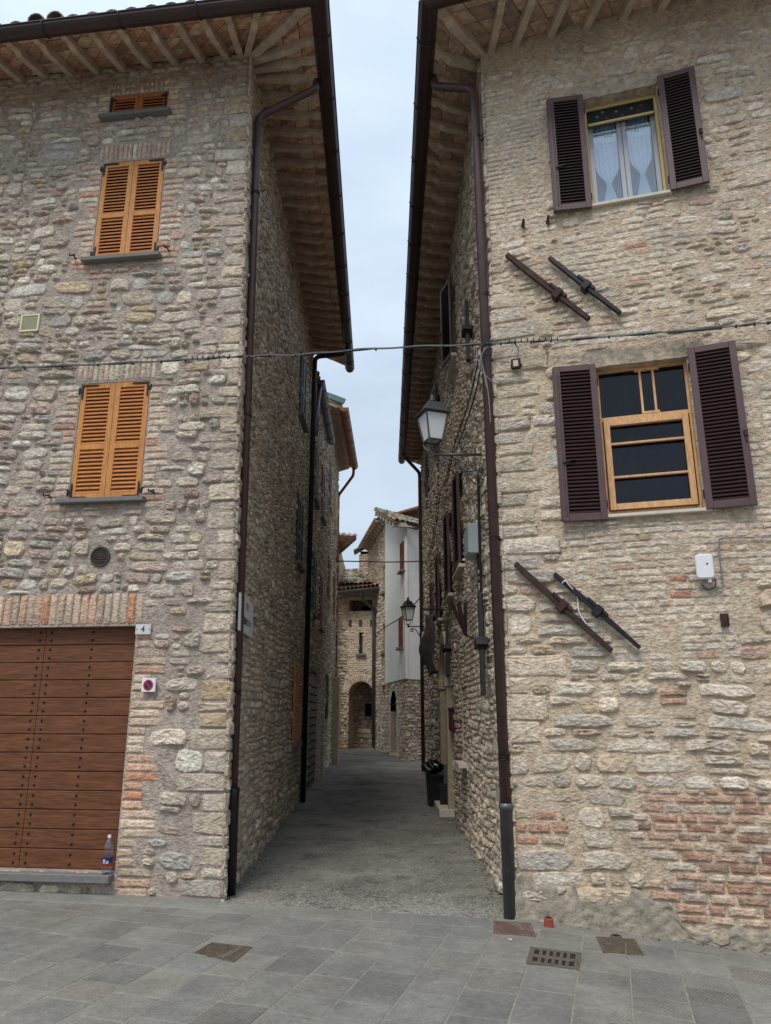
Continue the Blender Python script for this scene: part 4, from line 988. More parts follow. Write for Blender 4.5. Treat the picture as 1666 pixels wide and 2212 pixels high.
# open shutters: a louvred leaf in its own hinged frame
def hinged(fr, u, w0, ang, sgn):
    """frame whose u axis leaves the hinge at (u,w0), swung ang degrees off the wall"""
    d = Vector(fr.d)*math.cos(R_(ang))*sgn+Vector(fr.n)*math.sin(R_(ang)); n = Vector(fr.n)*math.cos(R_(ang))-Vector(fr.d)*sgn*math.sin(R_(ang))
    o = fr.P(u, 0, w0); return Fr((o[0], o[1]), (d[0], d[1]), (n[0], n[1]))
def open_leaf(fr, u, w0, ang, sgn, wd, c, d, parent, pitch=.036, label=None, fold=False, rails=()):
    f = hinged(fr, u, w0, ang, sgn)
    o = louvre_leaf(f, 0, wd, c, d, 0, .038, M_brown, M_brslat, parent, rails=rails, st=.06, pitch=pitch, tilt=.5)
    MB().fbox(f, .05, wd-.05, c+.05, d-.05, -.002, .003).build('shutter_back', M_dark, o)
    if fold:
        k = MB(); k.fbox(f, wd-.012, wd+.014, c+.01, d-.01, -.03, .030); k.tube([f.P(wd-.035, c+.05, .046), f.P(wd-.035, d-.08, .046)], .006, 6)
        k.build('folding_edge', M_brown, o, bev=.002)
        k = MB(); k.beam(f.P(wd-.03, c+(d-c)*.36, .05), f.P(wd-.12, c+(d-c)*.375, .052), .016, .01); k.lathe(f.P(wd-.13, c+(d-c)*.375, .045), [(.014, 0), (.014, .012)], 8); k.build('latch', M_iron, o)
    else:
        k = MB(); zc = c+(d-c)*.42; k.box(f.P(wd-.02, zc, .045), (.03, .02, .05)); k.tube([f.P(wd-.02, zc-.05, .045), f.P(wd-.02, zc-.08, .055)], .008, 6); k.build('latch', M_ironr, o)
    k = MB()
    for z in (c+.15, d-.18): k.tube([f.P(-.004, z-.04, .0), f.P(-.004, z+.04, .0)], .010, 8)
    k.build('hinge', M_ironr, o, kind='stuff')
    return o
def lace(fr, a, b, c, d, w, parent, tie=.3, side=1):
    """gathered net curtain knotted at a third of its height"""
    m = MB(); nu, nz_ = 40, 24; V = []
    for j in range(nz_+1):
        t = j/nz_; z = c+(d-c)*t
        for i in range(nu+1):
            s = i/nu; k = abs(t-tie); pinch = math.exp(-(k/.10)**2); flare = 0 if t > tie else (tie-t)/tie
            cu = a+(b-a)*.5; half = (b-a)*.5*(1-.82*pinch)*(1 if t > tie else (.35+.45*flare))
            if t > tie: half = (b-a)*.5*(1-.80*math.exp(-((t-tie)/.11)**2))
            else: half = (b-a)*.5*(.2+.62*flare)
            u = cu+(s*2-1)*half; V.append(fr.P(u, z, w+.012*math.sin(s*34+t*2)*(1 if t > tie else 1.3)))
    n = nu+1; m.add(V, [(j*n+i, j*n+i+1, (j+1)*n+i+1, (j+1)*n+i) for j in range(nz_) for i in range(nu)])
    return m.build('curtain', M_lace, parent, smooth=True)
# upper window
a, b, c, d = winR[0]
wi = empty('window', RF.P((a+b)/2, c, 0)); setparent(wi, RH)
m = MB(); fw = .03; W0 = -.17
for q in ((a, a+fw, c, d), (b-fw, b, c, d), (a+fw, b-fw, d-.03, d), (a+fw, b-fw, c, c+.01)): m.fbox(RF, *q, W0, W0+.05)
m.build('screen_frame', M_cream, wi, bev=.003)
m = MB(); m.fbox(RF, a+.04, b-.04, d-.24, d-.218, W0+.045, W0+.065); m.build('screen_bar', M_cream, wi)
m = MB(); m.fbox(RF, a+fw, b-fw, d-.218, d-.03, W0+.028, W0+.032); m.build('insect_screen', M_mesh, wi)
dots = MB(); dotg = MB()
for i, (x, y) in enumerate(((.1, .1), (.2, .06), (.3, .12), (.36, .06), (.46, .12), (.52, .07), (.16, .15), (.56, .13))):
    (dots if i % 2 else dotg).lathe(RF.P(a+.04+x, d-.22+y, W0+.0335), [(.017, -.0005), (.014, .001)], 8, ax=Matrix(((RF.d[0], 0, RF.n[0]), (RF.d[1], 0, RF.n[1]), (0, 1, 0))))
dots.build('printed_dots', mat('dot_red', srgb(120, 44, 40), .8, var=0, bump=0), wi, kind='stuff'); dotg.build('printed_dots', mat('dot_green', srgb(70, 130, 84), .8, var=0, bump=0), wi, kind='stuff')
mid = (a+b)/2-.0; W1_ = -.215
m = MB()
for (p, q) in ((a+.03, mid), (mid+.002, b-.03)):
    for r in ((p, p+.05, c+.01, d-.03), (q-.05, q, c+.01, d-.03), (p+.05, q-.05, c+.01, c+.06), (p+.05, q-.05, d-.09, d-.03)): m.fbox(RF, *r, W1_, W1_+.045)
m.build('casement', M_alu, wi, bev=.003)
MB().fbox(RF, a+.03, b-.03, c+.03, d-.03, W1_+.01, W1_+.014).build('glass_pane', M_glass, wi)
lace(RF, a+.08, mid-.04, c+.03, d-.1, -.236, wi, .3); lace(RF, mid+.05, b-.08, c+.03, d-.1, -.236, wi, .34)
m = MB(); V = []; nn = 60
for j, z in enumerate((d-.42, d-.26)):
    for i in range(nn+1):
        V.append(RF.P(a+.05+(b-a-.1)*i/nn, z+(abs(math.sin(i*.55))*.02 if j == 0 else 0), -.229+.004*math.sin(i*.8)))
m.add(V, [(i, i+1, nn+2+i, nn+1+i) for i in range(nn)]).build('valance', M_lace, wi)
m = MB()
for uc in (a+.24, a+.52):
    for k in (-1, 0, 1): m.prism(RF, [(uc+k*.028-.013, d-.335), (uc+k*.028+.013, d-.335), (uc+k*.034, d-.30+.012*(k == 0))], -.2245, -.2235)
m.build('valance_motif', mat('embroidery', srgb(50, 50, 62), .8, var=0, bump=0), wi)
MB().fbox(RF, a, b, c, d, -.36, -.355).build('room_dark', mat('curtain_room', srgb(120, 138, 160), .9, var=.2, bump=0), wi)
MB().fbox(RF, a-.03, b+.03, c-.035, c, -.2, .045).build('window_sill', M_trav, wi, bev=.004)
open_leaf(RF, a-.0, .035, 7, -1, .37, c-.06, d+.03, wi, fold=True)
open_leaf(RF, b+.012, .035, 5, 1, .36, c-.03, d+.05, wi)
# lower window
a, b, c, d = winR[1]
wi = empty('window', RF.P((a+b)/2, c, 0)); setparent(wi, RH)
W0 = -.13; m = MB(); zt_ = c+(d-c)*.655; fw = .022
for q in ((a, a+fw, c+.06, d, 0, .05), (b-fw, b, c+.06, d, 0, .05), (a+fw, b-fw, d-.02, d, 0, .05), (a+fw, b-fw, zt_-.02, zt_+.02, 0, .056), (a, b, c, c+.06, 0, .05)): m.fbox(RF, *q[:4], W0+q[4], W0+q[5])
uc = (a+b)/2
for q in (uc-.01, uc+.11): m.fbox(RF, q-.011, q+.011, zt_+.018, d-.018, W0+.02, W0+.052)
m.fbox(RF, uc-.06, uc+.17, d-.045, d-.021, W0+.02, W0+.058); m.fbox(RF, uc-.02, uc+.14, zt_+.0205, zt_+.045, W0+.02, W0+.058)
m.build('screen_frame', M_pine, wi, bev=.002)
m = MB(); fr_ = (a+fw+.012, b-fw-.012, c+.065, zt_-.025)
for q in ((fr_[0], fr_[0]+.055, fr_[2], fr_[3]), (fr_[1]-.055, fr_[1], fr_[2], fr_[3]), (fr_[0]+.055, fr_[1]-.055, fr_[2], fr_[2]+.06), (fr_[0]+.055, fr_[1]-.055, fr_[3]-.05, fr_[3])): m.fbox(RF, *q, W0+.03, W0+.075)
for z in (fr_[2]+.36*(fr_[3]-fr_[2]), fr_[2]+.735*(fr_[3]-fr_[2])): m.fbox(RF, fr_[0]+.05, fr_[1]-.05, z-.011, z+.011, W0+.04, W0+.07)
m.build('screen_sash', M_pine, wi, bev=.003)
MB().fbox(RF, a+.015, b-.015, c+.05, d-.015, W0+.012, W0+.015).build('insect_screen', simple_glass('fine_dark_mesh', (.42, .43, .46), .1), wi)
m = MB(); V = []; nn = 90
for j, z in enumerate((c+.05, d-.02)):
    for i in range(nn+1): V.append(RF.P(a+.01+(b-a-.02)*i/nn, z, -.19+.014*math.sin(i*.62)+.006*math.sin(i*1.9)))
m.add(V, [(i, i+1, nn+2+i, nn+1+i) for i in range(nn)]).build('curtain', M_bluec, wi, smooth=True)
m = MB()
for p in (uc-.14, uc+.45):
    m.fbox(RF, p-.03, p+.03, c+.06, d-.02, W0-.03, W0+.0)
m.build('casement', mat('dim_casement', srgb(96, 98, 102), .6, var=.1, bump=0), wi)
MB().fbox(RF, a-.03, b+.06, c-.03, c, -.2, .06).build('window_sill', M_trav, wi, bev=.004)
open_leaf(RF, a-.0, .035, 6, -1, .40, c-.05, d+.02, wi, fold=True)
open_leaf(RF, b+.012, .035, 6, 1, .41, c-.02, d+.06, wi)
# other side windows: shutter leaves standing off the alley wall
for i, (r, ang) in enumerate(zip(swr, (16, 6, 4, 4, 3, 3, 3))):
    a, b, c, d = r; wi = empty('window', RS.P((a+b)/2, c, 0)); setparent(wi, RH)
    MB().fbox(RS, a+.02, b-.02, c+.02, d-.02, -.12, -.1).build('casement', M_dark, wi)
    MB().fbox(RS, a-.06, b+.06, c-.05, c, -.12, .10).build('window_sill', M_trav, wi, bev=.004)
    f = (b-a)/2
    open_leaf(RS, a-.03, .06, ang, 1, f*1.0, c-.03, d+.02, wi, pitch=.045) if i < 2 else open_leaf(RS, a+.02, .05, ang, 1, f, c+.01, d-.01, wi, pitch=.05)
    if i: open_leaf(RS, b-.02, .05, ang, -1, f-.05, c+.01, d-.01, wi, pitch=.05)
# stone doorway on the alley side
a, b, c, d = DW; g = gz(1.1, 13)
dw = empty('doorway', RS.P((a+b)/2, g, 0)); setparent(dw, RH)
m = MB()
for (p, q) in ((a-.16, a+.04), (b-.04, b+.16)):
    MB().fbox(RS, p, q, g-.05, 2.05, -.02, .11).build('door_jamb', M_yst, dw, bev=.012)
m = MB()
for (p, q) in ((a-.19, a+.07), (b-.07, b+.19)): MB().fbox(RS, p, q, 2.05, 2.22, -.02, .14).build('door_capital', M_yst, dw, bev=.015)
m = MB(); cu = (a+b)/2; rI = (b-a)/2-.04; rO = rI+.20; V = []; F = []; n = 20
for i in range(n+1):
    t_ = math.pi*i/n
    for rr in (rI, rO):
        for w_ in (-.02, .11): V.append(RS.P(cu+rr*math.cos(t_), 2.22+rr*math.sin(t_)*.95, w_))
for i in range(n):
    o = 4*i; F += [(o, o+4, o+6, o+2), (o+1, o+3, o+7, o+5), (o, o+1, o+5, o+4), (o+2, o+6, o+7, o+3)]
m.add(V, F+[(0, 2, 3, 1), (4*n, 4*n+1, 4*n+3, 4*n+2)]).build('door_arch', M_yst, dw)
MB().fbox(RS, a+.04, b-.04, g, 2.2, -.27, -.22).build('door_leaf', M_dark, dw)
MB().fbox(RS, a-.2, b+.2, g-.02, g+.10, -.05, .26).build('door_step', M_trav, dw, bev=.01)
a, b, c, d = NICHE; MB().fbox(RS, a-.06, b+.02, c-.06, c, -.1, .13).build('niche_sill', M_trav, RH, bev=.004)
# ---------------------------------------------------------------- iron tie anchors
def tie(p0, p1, clampt=.52, wid=.055, m_=M_ironr, w0=.035, fr=RF, wedge=True):
    u0, z0 = fr.uv(*p0, w=.05); u1, z1 = fr.uv(*p1, w=.05); du, dz = u1-u0, z1-z0; L = math.hypot(du, dz); du /= L; dz /= L
    P = lambda s, q, w: fr.P(u0+du*s-dz*q, z0+dz*s+du*q, w)
    m = MB(); h = wid/2
    sec = [(0, .85), (L*.33, 1.05), (L*.66, 1.0), (L, .8)]
    V = []; 
    for s, k in sec:
        j1, j2 = rnd.uniform(-.003, .003), rnd.uniform(-.003, .003)
        V += [P(s, -h*k+j1, w0), P(s, h*k+j2, w0), P(s, h*k+j2, w0+.05), P(s, -h*k+j1, w0+.05)]
    F = [(0, 1, 2, 3), (12, 15, 14, 13)]
    for i in range(3): F += [(4*i+j, 4*(i+1)+j, 4*(i+1)+(j+1) % 4, 4*i+(j+1) % 4) for j in range(4)]
    m.add(V, F); o = m.build('iron_tie', m_, RH, bev=.004)
    def bx(s0, s1, q0, q1, w_0, w_1):
        k = MB(); V = [P(s, q, w) for w in (w_0, w_1) for s, q in ((s0, q0), (s1, q0), (s1, q1), (s0, q1))]; k.add(V, MB.BF); return k
    sc = L*clampt
    bx(sc-.035, sc+.035, -h-.028, h+.028, .0, w0+.075).build('clamp', m_, o, bev=.006)
    if wedge: bx(sc-.14, sc+.09, h-.012, h+.020, w0+.01, w0+.062).build('wedge', m_, o, bev=.004)
    return o
tie((1095, 552), (1273, 691), .63); tie((1187, 558), (1340, 678), .53, .045, M_iron)
tie((1114, 1219), (1322, 1407), .50); o_ = tie((1198, 1240), (1383, 1400), .52, .045, M_iron)
u0, z0 = RF.uv(1222, 1262, w=.09)
MB().tube(catmull([RF.P(u0-.03, z0+.01, .095), RF.P(u0, z0+.03, .11), RF.P(u0+.03, z0-.01, .10), RF.P(u0+.09, z0-.10, .06), RF.P(u0+.10, z0-.25, .05), RF.P(u0+.16, z0-.37, .05)]), .006, 5).build('knotted_string', M_lace, o_, smooth=True)
# ties on the alley side, seen edge on
for (u, z0, z1) in ((1.3, 5.75, 6.7), (.95, 1.8, 2.9), (5.4, 2.2, 3.15)):
    m = MB(); m.beam(RS.P(u, z0, .10), RS.P(u+.25, z1, .07), .06, .05, up=(1, 0, 0)); o = m.build('iron_tie', M_iron, RH, bev=.004)
    MB().beam(RS.P(u+.11, z0+(z1-z0)*.45, .09), RS.P(u+.14, z0+(z1-z0)*.53, .09), .15, .13, up=(1, 0, 0)).build('clamp', M_iron, o, bev=.004)
for (px, py) in ((1130, 490), (1183, 482)):
    u, z = RF.uv(px, py); m = MB(); m.beam(RF.P(u, z+.03, 0), RF.P(u, z-.03, .06), .02, .015); m.beam(RF.P(u-.012, z-.03, .03), RF.P(u+.014, z+.06, .05), .012, .012); m.beam(RF.P(u+.012, z-.05, .03), RF.P(u+.02, z+.05, .05), .012, .012)
    m.build('shutter_stay', M_ironr, RH)
a, b, c, d = PLATE; m = MB(); m.fbox(RF, a, b, c, d, .02, .05); m.fbox(RF, b-.012, b+.0, c+.01, d, .05, .06); m.build('rusty_plate', M_ironr, RH, bev=.003)
# ================================================================= LEFT ROW BEYOND (houses two, three, four)
def plain_house(o, fr, L, H, holes, pal, cu, cz, name_parent, N=8, mort=mortS, extra=None, depth=7, base=-.3):
    backing(fr, 'wall', M_stone, name_parent, 0, L, base, H, [(*h, .14) if len(h) == 4 else h for h in holes], (*mort, 1), step=.5)
    w = Wall(fr, N); w.obst += [h[:4] for h in holes]
    if extra: extra(w)
    w.rubble(0, L, base+.1, H-.02, cu, cz, pal, obst=w.obst, fill=(.8, 1.05), mort=.008, jit=.5, h=(.012, .05))
    w.build('stonework', M_stone, name_parent, mort=mort)
B0 = LS.P(HL, 0, 0)
H2 = empty('stone_house', (B0[0], B0[1], 0), 'narrow stone house with a grey gutter and studded gate, behind the second downpipe', 'house')
L2 = Fr((B0[0]+.02, B0[1]+.01), (-.004, 1), (1, 0)); HL2 = 4.3
B1 = L2.P(HL2, 0, 0)
w2 = [(.6, 1.4, 6.2, 7.5), (.7, 1.5, 3.7, 5.0), (2.5, 3.3, 6.3, 7.6), (2.6, 3.4, 3.6, 4.9)]
GATE = (.9, 2.9, .0, 2.55)
def ex(w): w.bricks(2.9, 4.2, .2, 2.2, palBR, row=.075, keep=.9)
plain_house(None, L2, HL2, 8.72, w2+[(*GATE, .1)], palS, .19, .095, H2, N=8, extra=ex)
for i, r in enumerate(w2): side_window(L2, r, H2, (M_redsh, M_green, M_redsh, M_redsh)[i], (M_redsh, M_green, M_redsh, M_redsh)[i], w0=.045)
g = gz(-1.6, 16); a, b, c, d = GATE
gt = empty('studded_gate', L2.P(1.9, g, 0)); setparent(gt, H2)
m = MB(); m.prism(L2, [(a, g), (b, g), (b, 2.0)]+[((a+b)/2+(b-a)/2*math.cos(t), 2.0+.5*math.sin(t)) for t in np.linspace(.2, math.pi-.2, 9)]+[(a, 2.0)], -.06, -.02)
m.build('gate_leaf', mat('grey_gate_metal', srgb(120, 114, 104), .6, .2, var=.15), gt)
m = MB(); axL = Matrix(((L2.d[0], 0, L2.n[0]), (L2.d[1], 0, L2.n[1]), (0, 1, 0)))
for i in range(12):
    for j in range(13): m.lathe(L2.P(a+.1+i*.165, g+.12+j*.165, -.02), [(.02, 0), (.016, .016), (.002, .022)], 6, ax=axL)
m.build('gate_studs', M_castiron, gt, kind='stuff')
p0 = L2.P(.15, 8.78, .13); p1 = L2.P(4.0, 8.78, .13)
gutter('gutter', [p0, p1], H2, m_=M_galv, r=.10)
pipe('downpipe', [np.array(p0)+[0, .15, -.08], L2.P(.1, 8.2, .1), L2.P(-.35, 7.3, .12)], .05, H2, m_=M_galv)
deck(H2, [(L2.P(0, 8.78, .1), L2.P(HL2, 8.78, .1), L2.P(HL2, 10.2, -4), L2.P(0, 10.2, -4))])
m = MB()
for i in range(18):
    for j in range(8): coppo(m, np.array(L2.P(.1+i*.24, 8.86+j*.12, .1-j*.33)), Vector((-.94, 0, .34)), Vector((0, 1, 0)), Vector((.34, 0, .94)), col=(*palRoof(), 1))
m.build('roof_tiles', M_tile, H2)
backing(Fr(B1, (-1, 0), (0, 1)), 'back_wall', M_stone, H2, 0, 6, -.2, 8.8, [], (*mortS, 1), step=1)
# house three, with the red gutter and wavy eaves
c3 = ony(724, 1400, 25.4); g3 = gz(-1.7, 25)
H3 = empty('stone_house', (B1[0], B1[1], 0), 'tall stone house in the left row with red copper gutter and wavy tiled eaves', 'house')
L3 = Fr((B1[0], B1[1]+.01), (c3[0]-B1[0], c3[1]-B1[1]), (1, 0)); HL3 = float(np.hypot(c3[0]-B1[0], c3[1]-B1[1]))
w3 = [(.9, 1.7, 7.3, 8.6), (3.8, 4.6, 7.4, 8.6), (1.0, 1.8, 4.6, 5.9), (3.9, 4.7, 4.6, 6.0), (1.3, 2.1, 1.5, 2.7), (5.6, 6.3, 6.6, 7.8)]
plain_house(None, L3, HL3, 10.05, w3, palS, .21, .10, H3, N=8)
for i, r in enumerate(w3): side_window(L3, r, H3, (M_brown, M_orange, M_redsh, M_redsh, M_castiron, M_redsh)[i], (M_brslat, M_orslat, M_redsh, M_redsh, M_castiron, M_redsh)[i], w0=.045, sillm=M_trav)
backing(Fr(L3.P(HL3, 0, 0), (-1, 0), (0, 1)), 'back_wall', M_stone, H3, 0, 7, -.2, 10.05, [], (*mortS, 1), step=1)
G3 = 9.95; a = onz(743, 880, G3); b = onz(766, 1008, G3)
MBt = MB()
A0 = Vector(L3.P(0, 10.05, 0)); A1 = Vector(L3.P(HL3, 10.05, 0))
A0.z = A1.z = 10.15; T0 = Vector(a)+Vector((-.05, 0, .06)); T1 = Vector(b)+Vector((-.05, 0, .06)); T0.y = min(T0.y, A0.y+.1); 
soffit(MBt, A0, A1, T0, T1, 34, 3, palTR); MBt.build('eaves_soffit', M_tile, H3)
for i in range(30):
    m = MB(); rafter(m, A0.lerp(A1, (i+.5)/30)-Vector((0, 0, .004)), T0.lerp(T1, (i+.5)/30)-Vector((0, 0, .004)), wd=.08, dep=.10); m.build('rafter', M_rafter, H3)
deck(H3, [(T0, T1, A1+Vector((-4, 0, 1.5)), A0+Vector((-4, 0, 1.5)))])
gutter('gutter', [a, b], H3, m_=M_copper, r=.12)
m = MB(); m.beam(T0+Vector((.08, -.03, .10)), A0+Vector((-.5, -.03, .32)), .05, .16); m.build('verge_flashing', M_verd, H3)
q = Vector(b); pipe('downpipe', [q+Vector((-.02, -.1, -.08)), q+Vector((-.03, -.1, -.35)), Vector(L3.P(HL3+.06, 9.2, .02)), Vector(L3.P(HL3+.06, .3, .02))], .05, H3, m_=M_copper)
# buttress and porch lamp on house three
m = MB(); m.fbox(L3, 4.3, 4.75, g3-.2, 2.75, 0, .26); m.build('buttress', M_yst, H3, bev=.02)
# house four: only the corner of its roof shows
g4 = .012*23
T4 = ony(769, 1165, 30.); H4 = empty('stone_house', (T4[0]-.9, T4[1]+.8, 0), 'mossy dark roof corner of a stone house jutting from behind the left row', 'house')
z4 = T4[2]; tA = Vector((T4[0]-2.6, 29.4, z4+.03)); tB = Vector((T4[0]-2.2, 37.5, z4)); tT = Vector(T4)
wT = Vector((T4[0]-.85, 30.9, z4+.32)); wA = Vector((tA.x-.3, 30.2, z4+.36)); wB = Vector((tB.x-.85, 37.9, z4+.32))
m = MB(); soffit(m, wT, wA, tT, tA, 10, 3, palTR); soffit(m, wT, wB, tT, tB, 22, 3, palTR); m.build('eaves_soffit', M_tile, H4)
for i in range(8):
    m = MB(); rafter(m, wT.lerp(wA, (i+.3)/8)-Vector((0, 0, .004)), tT.lerp(tA, (i+.6)/8)-Vector((0, 0, .004)), dep=.12); m.build('rafter', M_rafter, H4)
for i in range(18):
    m = MB(); rafter(m, wT.lerp(wB, (i+.3)/18)-Vector((0, 0, .004)), tT.lerp(tB, (i+.6)/18)-Vector((0, 0, .004)), dep=.12); m.build('rafter', M_rafter, H4)
rd = Vector((wA.x-3, 34, z4+1.7)); deck(H4, [(tT, tA, rd, rd+Vector((.5, .5, 0))), (tT, tB, rd+Vector((0, 2, 0)), rd)], th=.12)
m = MB()
for i in range(11):
    for j in range(4):
        p = tT.lerp(tA, (i+.4)/11)+Vector((0, .32*j, .17+.105*j)); coppo(m, p-Vector((0, 0, .1)), Vector((0, .95, .31)), Vector((1, 0, 0)), Vector((0, -.31, .95)), col=(*palRoof(), 1))
m.build('roof_tiles', M_tile, H4)
m = MB()
for e in (tA, tB):
    m.beam(tT+Vector((0, 0, .05)), e+Vector((0, 0, .05)), .05, .12)
m.build('fascia', mat('dark_red_fascia', srgb(96, 52, 48), .7, var=.2), H4)
f4 = Fr((wT.x, wT.y), (0, 1), (1, 0)); backing(f4, 'wall', M_stone, H4, 0, 7, -.1, z4+.35, [], (*mortS, 1), step=.6)
f4b = Fr((wT.x, wT.y), (-1, 0), (0, -1)); backing(f4b, 'front_wall', M_stone, H4, 0, 4, -.1, z4+.35, [], (*mortS, 1), step=.6)

# ================================================================= FAR WHITE HOUSE (right)
Cn = ong(877, 1644); Cl = ong(812, 1619); Cr = ong(916, 1641)
WH = empty('plastered_house', Cn, 'tall house with smooth white plaster above rough stone at the far bend of the alley', 'house')
dl = np.array(Cl[:2]-Cn[:2]); nl_ = (-dl[1]*-1, 0)
WL = Fr(Cn, (dl[0], dl[1]), (-1, -.3)); WR = Fr(Cn, (Cr[0]-Cn[0], Cr[1]-Cn[1]), (0, -1))
uP = WL.uv(832, 1400)[0]; LW = float(np.hypot(*dl)); zP = WL.uv(877, 1465)[1]; zTn = WL.uv(876, 1135)[1]; 
def wr(fr, x0, x1, y0, y1):
    xm = (x0+x1)/2
    a, b = fr.uv(x0, (y0+y1)/2)[0], fr.uv(x1, (y0+y1)/2)[0]; c, d = fr.uv(xm, y1)[1], fr.uv(xm, y0)[1]; return (min(a, b), max(a, b), c, d)
arch = wr(WL, 839.8, 854, 1493, 1628); sm = wr(WL, 822, 829, 1480, 1503); s1 = wr(WL, 824.5, 829.5, 1222, 1281); s2 = wr(WL, 824.5, 829.5, 1349, 1411)
zTl = WL.uv(831, 1128)[1]; 
zE = [WL.uv(812, 1226)[1], WL.uv(831, 1120)[1]]
# plaster volume
gate_ = []
zTu = WL.uv(834, 1122)[1]
MB().prism(WL, [(0, zP), (uP, zP), (uP, zTu), (0, zTn)], -.1, 0).build('plaster_wall', M_plaster, WH)
backing(WR, 'plaster_wall', M_plaster, WH, 0, 7, zP-.02, zTn, [], (.5, .5, .5, 1), step=1.5, wob=0)
WLs = Fr(np.array(WL.P(0, 0, -.07)), WL.d[:2], WL.n[:2]); WRs = Fr(np.array(WR.P(0, 0, -.05)), WR.d[:2], WR.n[:2])
backing(WLs, 'wall', M_stone, WH, .05, LW, -.2, zP+.02, [(*arch, .25), (*sm, .2)], (*mortS, 1), step=.5)
w = Wall(WLs, 8); w.obst += [arch, sm]
a, b, c, d = arch
for i in range(11):
    t0, t1 = math.pi*i/11, math.pi*(i+1)/11; rI = (b-a)/2; 
    w.put(np.array([((a+b)/2+r*math.cos(t), d-rI+.02+r*math.sin(t)) for r, t in ((rI+.02, t0+.03), (rI+.16, t0+.03), (rI+.30, t0+.03), (rI+.31, (t0+t1)/2), (rI+.30, t1-.03), (rI+.16, t1-.03), (rI+.02, t1-.03), (rI+.02, (t0+t1)/2))]), .02, palBR(), 1.)
w.bricks(a-.28, a, .3, d-.5, palBR, row=.08, keep=.9); w.bricks(b, b+.35, .3, d-.5, palBR, row=.08, keep=.9)
w.rubble(.05, LW, 0, zP, .24, .12, palS, obst=w.obst, fill=(.8, 1.05), mort=.01, jit=.5, h=(.02, .06))
w.build('stonework', M_stone, WH, mort=mortS)
w = Wall(Fr(WLs.P(0, 0, -.2), WL.d[:2], WL.n[:2]), 8); w.bricks(a, b, c-.3, d-.55, palBR, row=.08, obst=False); w.rubble(a, b, d-.55, d, .2, .12, palS); w.build('blocked_door', M_stone, WH, mort=mortS)
m = MB(); rI = (b-a)/2
for sg in (-1, 1):
    pts = [((a+b)/2+sg*rI*math.cos(t), d-rI+rI*math.sin(t)) for t in np.linspace(0, math.pi/2, 7)]
    m.prism(WLs, [((a+b)/2+sg*rI, d+.001)]+pts, -.2, -.0)
m.build('arch_spandrel', M_stone, WH)
backing(WRs, 'wall', M_stone, WH, .05, 7, -.2, zP+.02, [], (*mortS, 1), step=.5)
w = Wall(WRs, 8); w.rubble(.05, 7, -.1, zP, .26, .11, palS, fill=(.82, 1.05), mort=.01, jit=.45, h=(.02, .06)); w.build('stonework', M_stone, WH, mort=mortS)
# stone upper part to the left of the plaster
zTop = zE[1]
backing(WLs, 'upper_wall', M_stone, WH, uP+.001, LW+3, zP+.02, zTop, [(*s1, .25), (*s2, .25)], (*srgb(178, 160, 136), 1), step=.5)
w = Wall(WLs, 8); w.obst += [s1, s2]; w.rubble(uP, LW+3, zP, zTop, .24, .12, palFar, obst=w.obst, fill=(.8, 1.05), mort=.01, jit=.5, h=(.02, .05)); w.build('stonework', M_stone, WH, mort=mortR)
for (a, b, c, d) in (s1, s2):
    wi = empty('window', WLs.P((a+b)/2, c, 0)); setparent(wi, WH); MB().fbox(WLs, a, b, c, d, -.24, -.2).build('shutter', M_brown, wi); MB().fbox(WLs, a-.1, b+.1, c-.07, c, -.2, .14).build('window_sill', M_sill, wi)
MB().fbox(WLs, sm[0], sm[1], sm[2], sm[3], -.19, -.16).build('window', M_dark, WH)
for (x0, x1, y0, y1) in ((867, 873.5, 1172, 1234), (864, 870.5, 1336, 1400)):
    r = wr(WL, x0, x1, y0, y1); wi = empty('window', WL.P(r[0], r[2], 0)); setparent(wi, WH)
    louvre_leaf(WL, r[0], (r[0]+r[1])/2-.003, r[2], r[3], .0, .05, M_redsh, M_redsh, wi, pitch=.06); louvre_leaf(WL, (r[0]+r[1])/2+.003, r[1], r[2], r[3], .0, .05, M_redsh, M_redsh, wi, pitch=.06)
    MB().fbox(WL, r[0]-.06, r[1]+.08, r[2]-.06, r[2], -.02, .14).build('window_sill', M_sill, wi)
    holdback(WL, r[1]+.2, r[2]+.05, wi)
# gable roof of the white part: slopes down towards the street end
vtx0 = WL.uv(816, 1099)
ea = Vector(WL.P(-.35, zTn+.0, .42)); eb = Vector(WR.P(8, zTn+.0, .55)); ea.z = eb.z = zTn+.05
up_ = Vector((0, 1, 0)); tp = Vector(WL.P(uP+.25, 0, .42)); tp.z = ony(817, 1103, tp.y)[2]
slope = tp-ea; te = eb+slope
m = MB(); q = [ea, eb, te, tp]; m.add(q+[p+Vector((0, 0, .06)) for p in q], MB.BF, (*srgb(150, 120, 100), 1)); m.build('roof', M_tile, WH)
m = MB(); nr = slope.normalized().cross((eb-ea).normalized()); nr = nr if nr.z > 0 else -nr; nj = int(slope.length/.34)
for i in range(34):
    for j in range(nj+1): coppo(m, ea.lerp(eb, (i+.5)/34)+slope.normalized()*(j*.34-.05)+Vector((0, 0, .09)), slope.normalized(), (eb-ea).normalized(), nr, r0=.10, r1=.125, col=(*palRoof(), 1))
m.build('roof_tiles', M_tile, WH)
for i in range(7):
    s_ = (i+.3)/7; p = ea+slope*s_; m = MB(); m.beam(p+Vector(WL.n)*-.8+Vector((0, 0, -.10)), p+Vector(WL.n)*.02+Vector((0, 0, -.10)), .12, .14); m.build('purlin', mat('pale_purlin', srgb(176, 168, 156), .9, var=.2), WH)
gutter('gutter', [eb+Vector((0, -.1, -.02)), ea+Vector((.5, -.1, -.02))], WH, m_=M_gutter, r=.10)
